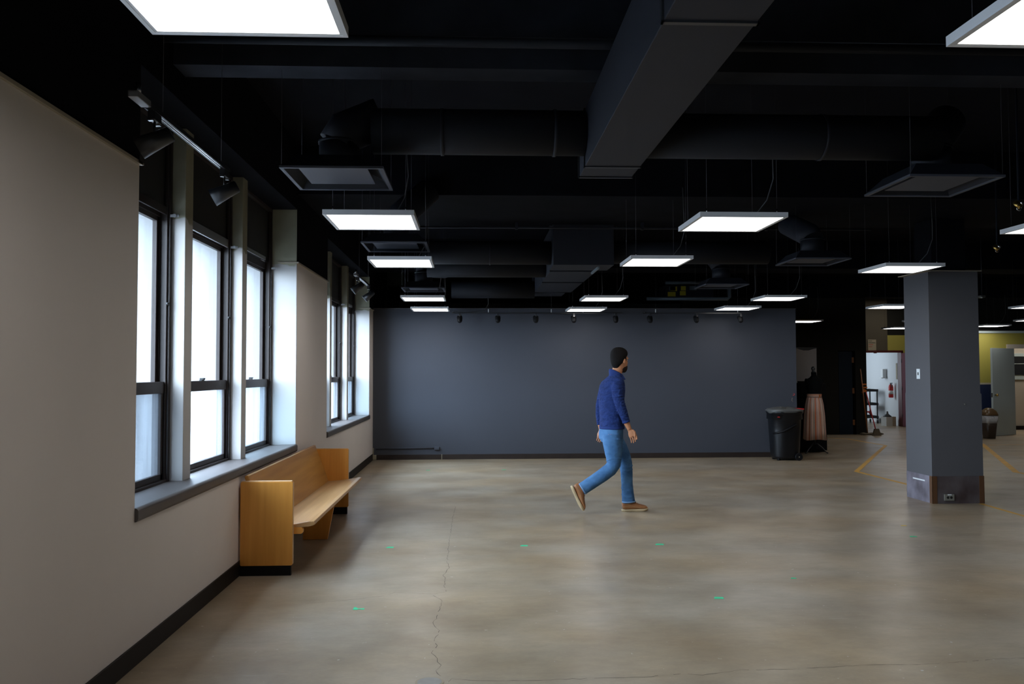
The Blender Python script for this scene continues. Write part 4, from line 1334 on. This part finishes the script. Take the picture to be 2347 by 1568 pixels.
mop('dust mop with orange wooden handle leaning on the black wall', 9.50, 19.78, (-0.19, 0.10, 1.58), 1.58, M['wood_handle'], 'mop', True, -0.10)
mop('broom with dark red handle leaning beside the dust mop', 9.54, 19.62, (-0.10, 0.26, 1.02), 1.02, M['red'], 'broom', False)
for k, (x, z, w_) in enumerate(((9.36, 1.19, 0.10), (9.39, 1.115, 0.09))):
    tag(B((x, 19.893, z), (x + w_, 19.9, z + 0.035)).make('tape_strip', M['orange']), ('upper' if k == 0 else 'lower') + ' bright orange tape strip on the black wall by the doorway', 'tape')
tag(MB().prism([(9.34, 1.0), (9.44, 1.03), (9.47, 1.06), (9.40, 1.10), (9.35, 1.06)], 'y', 19.885, 19.9).make('orange_ribbon', M['orange']), 'orange ribbon bunched beside the mop handle', 'ribbon')

# sign above the doorway
sg = thing('paper_sign', 'cream paper sign with red lines above the far doorway', 'sign', (10.88, 22.745, 2.10))
B((0, 0, 0), (0.23, 0.012, 0.30)).make('sheet', M['paper'], sg)
for (z, m_, w_) in ((0.255, 'sign_black', 0.10), (0.205, 'sign_black', 0.19), (0.155, 'sign_red', 0.13), (0.095, 'sign_red', 0.10)):
    B((0.015, -0.002, z), (0.015 + w_, 0.0, z + 0.014)).make('text_line', M[m_], sg)

# white room contents (wall runs from (11.70,22.90) to (12.30,26.6))
wdir = (P1 - P0).normalized()
wang = math.atan2(wdir.y, wdir.x)


def onwall(s_, z, off=0.0):
    p = P0 + wdir * s_
    n = Vector((-wdir.y, wdir.x, 0))
    return (p.x + n.x * off, p.y + n.y * off, z)


fe = thing('fire_extinguisher', 'red fire extinguisher hung on the white room wall', 'fire extinguisher', onwall(0.42, 0.78, 0.10), rz=wang)
MB().lathe([(0.055, 0), (0.065, 0.02), (0.065, 0.30), (0.045, 0.36), (0.022, 0.38)], n=20).make('cylinder', M['red'], fe)
MB().lathe([(0.0665, 0.10), (0.0665, 0.20)], n=20).make('label_band', M['white_plastic'], fe)
MB().cyl((0, 0, 0.38), 0.02, 0.03, 12).make('valve', M['black_plastic'], fe)
B((-0.12, -0.01, 0.40), (0.05, 0.01, 0.42)).make('lever', M['black_plastic'], fe)
MB().tube([(0, 0.02, 0.40), (-0.10, 0.03, 0.40), (-0.17, 0.03, 0.33), (-0.2, 0.03, 0.30)], 0.012, 8).make('hose', M['black_plastic'], fe)
dp = thing('paper_dispenser', 'glossy white dispenser on the white room wall', 'dispenser', onwall(1.15, 1.32, 0.07), rz=wang)
B((-0.10, -0.06, 0.02), (0.10, 0.05, 0.27)).make('body', M['white_plastic'], dp, bevel=0.01)
B((-0.12, -0.06, 0.0), (0.12, 0.09, 0.02)).make('tray', M['white_plastic'], dp)
ct = thing('utility_cart', 'black three-shelf utility cart seen through the far doorway', 'cart', (11.48, 24.3, 0), rz=wang - math.pi / 2)
for z in (0.15, 0.53, 0.93):
    MB().box((0, 0, z), (0.40, 0.75, z + 0.02)).box((0, 0, z), (0.015, 0.75, z + 0.07)).box((0.385, 0, z), (0.40, 0.75, z + 0.07)).box((0, 0, z), (0.4, 0.015, z + 0.07)).box((0, 0.735, z), (0.4, 0.75, z + 0.07)).make('shelf', M['black_plastic'], ct)
for (x, y) in ((0.02, 0.02), (0.36, 0.02), (0.02, 0.71), (0.36, 0.71)):
    B((x, y, 0.12), (x + 0.03, y + 0.03, 0.95)).make('post', M['black_plastic'], ct)
    MB().cyl((x + 0.0, y + 0.015, 0.05), 0.05, 0.03, 16, 'x').make('caster', M['black_plastic'], ct)
tag(MB().lathe([(0.08, 0), (0.09, 0.1), (0.07, 0.2), (0.03, 0.22)], (11.62, 24.5, 0.56), 14).make('supply_jug', M['white_plastic']), 'white jug on the middle shelf of the black cart', 'jug')
tag(MB().tube([(11.55, 24.42, 0.20), (11.58, 24.42, 0.33), (11.68, 24.42, 0.33), (11.75, 24.42, 0.22)], 0.03, 8).make('coiled_hose', M['red']), 'red hose lying on the bottom shelf of the black cart', 'hose')
bx = thing('cardboard_box', 'white and tan cardboard box on the floor by the maroon door', 'box', (11.46, 22.95, 0), rz=math.radians(8))
B((0, 0, 0), (0.19, 0.24, 0.26)).make('box_side', M['box_white'], bx)
B((0.19, 0, 0), (0.30, 0.24, 0.26)).make('box_side', M['box_tan'], bx)
tag(MB().lathe([(0.12, 0), (0.09, 0.03), (0.03, 0.08), (0.022, 0.14), (0.01, 0.15)], (11.55, 23.07, 0.26), 16).make('funnel', M['black_plastic']), 'black funnel standing upside down on the cardboard box', 'funnel')
tag(B((0, -0.01, 0), (0.10, 0.0, 0.45)).make('notice_strip', M['paper'], None, (0, 0, 0)), 'pinkish notice strip on the white wall beside the maroon door', 'notice')
ns = bpy.data.objects['notice_strip']
ns.location = onwall(0.15, 1.30, 0.012)
ns.rotation_euler = (0, 0, wang)

# dome-top bin by the pale door
db = thing('swing_top_bin', 'small brown swing top bin with bag cuff beside the pale door', 'bin', (11.63, 18.55, 0))
MB().loft([[(p[0], p[1], z) for p in rrect(-h, h, -h, h, h * .4, 4)] for z, h in ((0, .10), (0.40, .135))]).make('body', M['dark_brown_plastic'], db)
MB().loft([[(p[0], p[1], z + .006 * math.sin(9 * math.atan2(p[1], p[0]))) for p in rrect(-h, h, -h, h, h * .4, 4)] for z, h in ((0.35, .132), (0.40, .146), (0.52, .15))]).make('bag_cuff', M['clear_bag'], db)
MB().loft([[(p[0], p[1], z) for p in rrect(-h, h, -h, h, h * .5, 4)] for z, h in ((0.52, .16), (0.55, .155), (0.62, .125), (0.67, .075), (0.69, .03))]).make('dome_lid', M['brown_plastic'], db)

# sprinkler fittings
for k, (p, lab) in enumerate((((4.02, 6.0, 2.735), 'brass sprinkler head near the right photo edge'), ((5.13, 8.0, 2.72), 'brass and chrome valve fitting hanging above the column'))):
    t = thing('sprinkler_fitting', lab, 'sprinkler', p)
    MB().lathe([(0.012, 0.02), (0.03, 0.012), (0.034, 0.0), (0.012, -0.01)], n=16).make('escutcheon', M['brass'], t).matrix_local = Matrix.Rotation(math.radians(55), 4, 'X')
    MB().tube([(0.0, 0, 0), (0.02, 0.02, 0.03), (0.04, 0.05, 0.12), (0.05, 0.06, 1.07)], 0.008, 8).make('drop_pipe', M['black_duct'], t)
    MB().ell((0.02, -0.01, 0.01), 0.018, 0.018, 0.022, 12, 8).make('valve_body', M['steel'], t)
    MB().cyl((0.0, -0.01, -0.035), 0.006, 0.04, 8).make('nozzle', M['brass'], t)
    MB().tube([(0.0 + .018 * math.cos(a_), -0.012, -0.03 + .018 * math.sin(a_)) for a_ in (2 * math.pi * kk / 12 for kk in range(12))], 0.003, 6).make('ring', M['steel'], t)

# ------------------------------------------------------------------ outside
gnd = struct(B((-600, -40, -4.2), (-2.6, 1500, -4.0)).make('ground_outside', M['outdoor_ground']))
ob = thing('neighbour_tower', 'very pale neighbouring tower seen through the middle window', 'building', (-10.96, 34.5, -4))
B((0, 0, 0), (0.30, 3, 16)).make('tower_wall', M['facade_dark'], ob)
B((0.30, 0.2, 0), (0.49, 3, 16)).make('tower_wall', M['facade'], ob)
MB().tube([(0.0, 0.3, 8.6), (-0.30, 0.3, 8.6), (-0.34, 0.3, 8.5), (-0.34, 0.3, 7.6), (-0.30, 0.3, 7.45), (0.0, 0.3, 7.4)], 0.025, 8).make('downpipe', M['facade_dark'], ob)
nb = thing('neighbour_house', 'pale clapboard house glimpsed through the third window', 'building', (-13.75, 52, -4))
B((0, 0, 0), (0.5, 3, 4.6)).make('house_wall', M['facade'], nb)
for k in range(12):
    B((0.0, -0.03, 0.3 + k * 0.37), (0.5, 0, 0.37 + k * 0.37)).make('clapboard', M['facade_dark'], nb)


# ------------------------------------------------------------------ the walking man
FB = math.radians(14)
F = Vector((math.cos(FB), math.sin(FB), 0))
Lt = Vector((-math.sin(FB), math.cos(FB), 0))


def hring(c_, a_, b_, f=F, l=Lt, n=28, tilt=0.0):
    c_ = Vector(c_)
    return [c_ + f * (a_ * math.cos(t_)) + l * (b_ * math.sin(t_)) + Vector((0, 0, tilt * math.cos(t_))) for t_ in (2 * math.pi * k / n for k in range(n))]


man = thing('person', 'dark-haired bearded man in navy pullover and jeans walking past the grey partition', 'person', (1.5, 9.03, 0))
OFF = Vector((-1.5, -9.03, 0))


def shift(mb):
    mb.v = [tuple(Vector(p) + OFF) for p in mb.v]
    return mb


def V(*p):
    return Vector(p)


# head frame
HF = math.radians(34)
hf = V(math.cos(HF), math.sin(HF), 0)
hl = V(-math.sin(HF), math.cos(HF), 0)
HC = V(1.580, 9.04, 1.512)


def hp(f, l, z):
    return HC + hf * f + hl * l + V(0, 0, z)


body = MB()
head = [(-0.004, .045, .022, .020), (.008, .040, .042, .036), (.03, .028, .064, .052), (.06, .016, .080, .062), (.09, .010, .087, .068), (.12, .004, .092, .072), (.15, .0, .094, .075), (.18, -.003, .095, .076), (.21, -.005, .085, .070), (.232, -.006, .066, .054), (.248, -.006, .035, .03)]
body.loft([hring(hp(f_, 0, z_), a_, b_, hf, hl) for z_, f_, a_, b_ in head])
# nose, brow, lips, ears
body.loft([hring(hp(.090, 0, .135), .010, .009, hf, hl, 12), hring(hp(.100, 0, .115), .012, .011, hf, hl, 12), hring(hp(.108, 0, .095), .014, .015, hf, hl, 12), hring(hp(.100, 0, .082), .010, .014, hf, hl, 12)])
body.ell(hp(.086, 0, .145), .022, .05, .010, rot=Matrix.Rotation(HF, 3, 'Z'))
body.ell(hp(.088, 0, .058), .012, .024, .010, rot=Matrix.Rotation(HF, 3, 'Z'))
for s_ in (-1, 1):
    body.ell(hp(-.004, s_ * .077, .115), .018, .008, .031, rot=Matrix.Rotation(HF + s_ * 0.35, 3, 'Z'))
# neck and torso core
body.tube([V(1.515, 9.03, 1.40), V(1.530, 9.03, 1.46), V(1.553, 9.035, 1.52), V(1.570, 9.038, 1.58)], [.070, .060, .056, .055], 20)
body.loft([hring((1.49, 9.03, .84), .070, .105), hring((1.49, 9.03, 1.0), .080, .12), hring((1.49, 9.03, 1.15), .09, .14), hring((1.495, 9.03, 1.3), .095, .155), hring((1.51, 9.03, 1.41), .07, .15), hring((1.52, 9.03, 1.45), .05, .08)])
# right arm (near) and left arm
body.tube([V(1.525, 8.88, 1.39), V(1.525, 8.85, 1.29), V(1.548, 8.82, 1.17), V(1.59, 8.83, 1.06), V(1.620, 8.845, .965), V(1.648, 8.85, .905)], [.048, .044, .038, .036, .031, .024], 16)
body.tube([V(1.46, 9.19, 1.39), V(1.43, 9.22, 1.27), V(1.40, 9.235, 1.14), V(1.392, 9.23, 1.02), V(1.398, 9.225, .93), V(1.402, 9.22, .885)], [.048, .044, .038, .036, .031, .024], 16)
# legs core
body.tube([V(1.485, 8.94, .85), V(1.488, 8.93, .68), V(1.495, 8.93, .52), V(1.33, 8.94, .385), V(1.15, 8.95, .265)], [.08, .065, .05, .045, .035], 16)
body.tube([V(1.50, 9.12, .85), V(1.59, 9.13, .68), V(1.655, 9.13, .52), V(1.668, 9.13, .32), V(1.68, 9.13, .09)], [.08, .065, .05, .045, .035], 16)


def hand(wrist, knuck, side, curl, spread_axis):
    """wrist, knuckle centre; fingers fan along spread_axis; curl: direction the fingertips bend toward"""
    wv, kv = Vector(wrist), Vector(knuck)
    d = (kv - wv).normalized()
    s = Vector(spread_axis).normalized()
    nrm = d.cross(s).normalized()

    def pr(c_, a_, b_):
        return [c_ + s * (a_ * math.cos(t_)) + nrm * (b_ * math.sin(t_)) for t_ in (2 * math.pi * k / 14 for k in range(14))]
    body.loft([pr(wv - d * .01, .024, .018), pr(wv + d * .02, .027, .016), pr(wv.lerp(kv, .55), .038, .017), pr(kv, .041, .014), pr(kv + d * .008, .036, .011)])
    c_ = Vector(curl)
    for i, (off, ln) in enumerate(((-.034, .068), (-.0115, .080), (.0115, .076), (.034, .062))):
        b0 = kv + s * off
        d1 = (d + c_ * .15).normalized()
        d2 = (d + c_ * .55).normalized()
        d3 = (d + c_ * 1.0).normalized()
        p1 = b0 + d1 * ln * .42
        p2 = p1 + d2 * ln * .33
        p3 = p2 + d3 * ln * .25
        body.tube([b0 - d * .02, b0, p1, p2, p3], [.0088, .0088, .0080, .0074, .0056], 10)
    tb0 = wv + d * .022 - s * .024 * side
    body.tube([tb0, tb0 + (d * .8 - s * .50 * side + c_ * .35).normalized() * .030, tb0 + (d * .95 - s * .28 * side + c_ * .5).normalized() * .056, tb0 + (d * 1.0 - s * .15 * side + c_ * .6).normalized() * .074], [.013, .011, .010, .0075], 10)


hand((1.648, 8.85, .905), (1.682, 8.85, .840), -1, (-.50, .0, -.12), (.80, -.38, .45))
hand((1.402, 9.22, .885), (1.396, 9.215, .815), 1, (-.45, -.2, -.1), (-.7, .6, 0))
shift(body).make('body', M['skin'], man, remesh=0.0036, smooth_it=1)
for s_ in (-1, 1):
    shift(MB().ell(hp(.078, s_ * .031, .125), .010, .011, .009, 12, 8)).make('eye', M['eye'], man)

# hair and beard
hair = MB()
hs = [(.038, -.056, .020, .030), (.055, -.056, .030, .042), (.078, -.048, .046, .060), (.10, -.034, .066, .074), (.13, -.022, .082, .083), (.16, -.017, .089, .086), (.180, -.008, .099, .088), (.200, -.005, .101, .085), (.220, -.004, .096, .079), (.238, -.006, .083, .068), (.252, -.008, .064, .052), (.262, -.010, .040, .033), (.266, -.010, .016, .014)]
hair.loft([hring(hp(f_, 0, z_), a_, b_, hf, hl) for z_, f_, a_, b_ in hs])
for s_ in (-1, 1):
    hair.ell(hp(.018, s_ * .074, .135), .014, .008, .03, rot=Matrix.Rotation(HF, 3, 'Z'))
shift(hair).make('hair', M['hair'], man, remesh=0.007, smooth_it=3)
brd = MB()
brd.loft([hring(hp(.044, 0, -.010), .026, .024, hf, hl), hring(hp(.040, 0, .004), .048, .041, hf, hl), hring(hp(.034, 0, .026), .064, .054, hf, hl), hring(hp(.030, 0, .050), .070, .061, hf, hl), hring(hp(.040, 0, .068), .055, .056, hf, hl)])
shift(brd).make('beard', M['beard'], man, remesh=0.006, smooth_it=2)

# sweater
sw = MB()
tor = [(.905, 1.490, .125, .172), (.93, 1.490, .126, .172), (1.02, 1.490, .125, .165), (1.12, 1.487, .126, .166), (1.22, 1.488, .131, .178), (1.31, 1.493, .133, .190), (1.37, 1.498, .122, .193), (1.41, 1.508, .102, .182), (1.44, 1.520, .082, .150), (1.465, 1.530, .068, .105), (1.49, 1.535, .062, .072)]
sw.loft([hring((x_, 9.03, z_), a_, b_) for z_, x_, a_, b_ in tor])
sw.tube([V(1.528, 8.885, 1.385), V(1.525, 8.86, 1.34), V(1.525, 8.845, 1.26), V(1.545, 8.825, 1.17), V(1.575, 8.83, 1.09), V(1.612, 8.842, .985)], [.062, .064, .057, .052, .049, .040], 20)
sw.tube([V(1.462, 9.185, 1.385), V(1.445, 9.205, 1.33), V(1.42, 9.225, 1.24), V(1.398, 9.238, 1.14), V(1.391, 9.23, 1.04), V(1.396, 9.225, .93)], [.062, .062, .056, .051, .046, .038], 20)
# elbow creases
for k in range(6):
    q = k / 5
    c_ = V(1.528 + .035 * q, 8.835, 1.25 - .14 * q)
    r_ = .054 - .004 * q
    sw.tube([c_ + V(r_ * math.cos(a_) * .98, r_ * math.sin(a_) * .98, .012 * math.cos(a_ + .5)) for a_ in (math.radians(150 + 30 * kk) for kk in range(8))], .006, 8)
swo = shift(sw).make('sweater', M['sweater'], man, remesh=0.006, smooth_it=2)
# hem and cuffs
shift(MB().loft([hring((1.490, 9.03, .900), .1275, .1745, n=36), hring((1.490, 9.03, .925), .1295, .176, n=36)])).make('hem_band', M['collar'], swo)
shift(MB().tube([V(1.607, 8.841, .998), V(1.614, 8.8425, .978)], [.0425, .041], 20)).make('cuff', M['collar'], swo)
# collar, open at the front
cl = MB()
nn = 28
ringsL = []
for (dr_, z_, ti) in ((0.004, 1.452, -.008), (.008, 1.475, -.018), (.010, 1.497, -.028), (.006, 1.508, -.036), (-.002, 1.507, -.036), (-.002, 1.475, -.02)):
    row = []
    for k in range(nn):
        a_ = math.radians(24 + (360 - 48) * k / (nn - 1))
        row.append(V(1.540, 9.03, z_) + F * ((.068 + dr_) * math.cos(a_)) + Lt * ((.068 + dr_) * math.sin(a_)) + V(0, 0, ti * math.cos(a_)))
    ringsL.append(row)
cl.loft(ringsL, caps=False, closed=False)
for s_ in (-1, 1):
    cl.loft([[V(1.600, 9.03 + s_ * .03, 1.475), V(1.628, 9.03 + s_ * .045, 1.425), V(1.60, 9.03 + s_ * .065, 1.43), V(1.575, 9.03 + s_ * .06, 1.47)],
             [V(1.607, 9.03 + s_ * .035, 1.48), V(1.635, 9.03 + s_ * .05, 1.43), V(1.607, 9.03 + s_ * .07, 1.435), V(1.582, 9.03 + s_ * .065, 1.475)]], smooth=False)
shift(cl).make('collar', M['collar'], man)

# jeans
jn = MB()
jn.loft([hring((1.487, 9.03, .755), .100, .150), hring((1.480, 9.03, .80), .122, .168), hring((1.480, 9.03, .86), .124, .170), hring((1.488, 9.03, .92), .116, .163), hring((1.49, 9.03, .95), .112, .158)])
jn.tube([V(1.478, 8.945, .84), V(1.482, 8.935, .76), V(1.487, 8.93, .68), V(1.492, 8.93, .60), V(1.492, 8.93, .53), V(1.455, 8.932, .478), V(1.38, 8.936, .42), V(1.28, 8.942, .352), V(1.175, 8.948, .283), V(1.150, 8.949, .268)], [.104, .106, .096, .083, .075, .073, .071, .068, .067, .068], 24)
jn.tube([V(1.495, 9.115, .84), V(1.535, 9.125, .76), V(1.59, 9.13, .68), V(1.63, 9.13, .60), V(1.655, 9.13, .52), V(1.664, 9.13, .42), V(1.668, 9.13, .30), V(1.676, 9.13, .18), V(1.684, 9.13, .095)], [.098, .096, .088, .077, .071, .066, .062, .066, .072], 24)
# folds
for (px, pz, r_, y_) in ((1.49, .70, .096, 8.93), (1.49, .655, .090, 8.93), (1.49, .78, .108, 8.94), (1.495, .58, .083, 8.93)):
    jn.tube([V(px + (r_ - .003) * math.cos(a_), y_ + (r_ - .003) * math.sin(a_), pz + .02 * math.cos(a_ * 1.3)) for a_ in (math.radians(170 + 24 * kk) for kk in range(8))], .0075, 8)
for (px, pz, r_) in ((1.662, .49, .068), (1.664, .45, .066), (1.668, .24, .063), (1.676, .17, .066)):
    jn.tube([V(px + r_ * math.cos(a_), 9.13 + r_ * math.sin(a_), pz + .012 * math.cos(a_ * 2)) for a_ in (math.radians(170 + 24 * kk) for kk in range(8))], .006, 8)
jno = shift(jn).make('jeans', M['jeans'], man, remesh=0.0065, smooth_it=2)
shift(MB().tube([V(1.6835, 9.13, .113), V(1.6843, 9.13, .099)], [.0725, .0735], 28)).make('hem_stitching', M['stitch'], jno)
shift(MB().tube([V(1.165, 8.9485, .277), V(1.153, 8.949, .269)], [.0685, .0692], 28)).make('hem_stitching', M['stitch'], jno)


def boot(name_loc, rot_y, yaw_):
    e = MB()
    # upper: stations along the foot
    S_ = [(0.004, .020, .060, .110), (.014, .030, .020, .128), (.045, .036, .020, .138), (.085, .038, .020, .138), (.120, .038, .020, .122), (.150, .041, .020, .100), (.185, .046, .020, .082), (.220, .049, .020, .072), (.252, .047, .020, .066), (.275, .038, .020, .056), (.288, .022, .022, .042)]
    rr_ = []
    for (x_, w_, z0_, z1_) in S_:
        ring = []
        for k in range(20):
            a_ = 2 * math.pi * k / 20
            ca, sa = math.cos(a_), math.sin(a_)
            ring.append(V(x_, w_ * (abs(ca) ** .75) * (1 if ca > 0 else -1) * (1 - .35 * max(0, sa)), (z0_ + z1_) / 2 + (z1_ - z0_) / 2 * (abs(sa) ** .8) * (1 if sa > 0 else -1)))
        rr_.append(ring)
    e.loft(rr_)
    mtx = Matrix.Translation(Vector(name_loc) + OFF) @ Matrix.Rotation(yaw_, 4, 'Z') @ Matrix.Rotation(rot_y, 4, 'Y')
    bo = e.make('boot', M['leather'], man)
    bo.matrix_local = mtx
    bo.modifiers.new('sub', 'SUBSURF').render_levels = 1
    so = MB()
    out = [(0, .0), (.004, .024), (.03, .036), (.07, .037), (.11, .033), (.15, .036), (.19, .047), (.23, .051), (.265, .044), (.29, .026), (.297, 0)]
    poly_ = [(x_, -w_) for x_, w_ in out] + [(x_, w_) for x_, w_ in reversed(out[1:-1])]
    rs = []
    for z_, k_ in ((0.0, .985), (.012, 1.0), (.024, 1.0)):
        rs.append([V(.148 + (p[0] - .148) * k_, p[1] * k_, z_ + (0.014 * ((p[0] - .2) / .1) ** 2 if p[0] > .2 else 0)) for p in poly_])
    so.loft(rs)
    so.make('sole', M['crepe'], bo)
    ls = MB()
    for k in range(4):
        x_ = .118 + .020 * k
        z_ = .126 - .0145 * k
        ls.tube([V(x_ - .006, -.024, z_ - .008), V(x_, -.01, z_ + .004), V(x_ + .004, .01, z_ + .004), V(x_ + .008, .024, z_ - .008)], .0022, 6)
    ls.make('laces', M['lace'], bo)
    MB().tube([V(.01, -.032, .05), V(.05, -.0385, .055), (.10, -.040, .060), V(.15, -.044, .050), V(.2, -.049, .040)], .0012, 6).make('seam', M['crepe'], bo)
    return bo


boot((1.606, 9.13, 0.0), 0.0, math.radians(4))
boot((1.030, 8.955, 0.300), math.radians(66), math.radians(4))
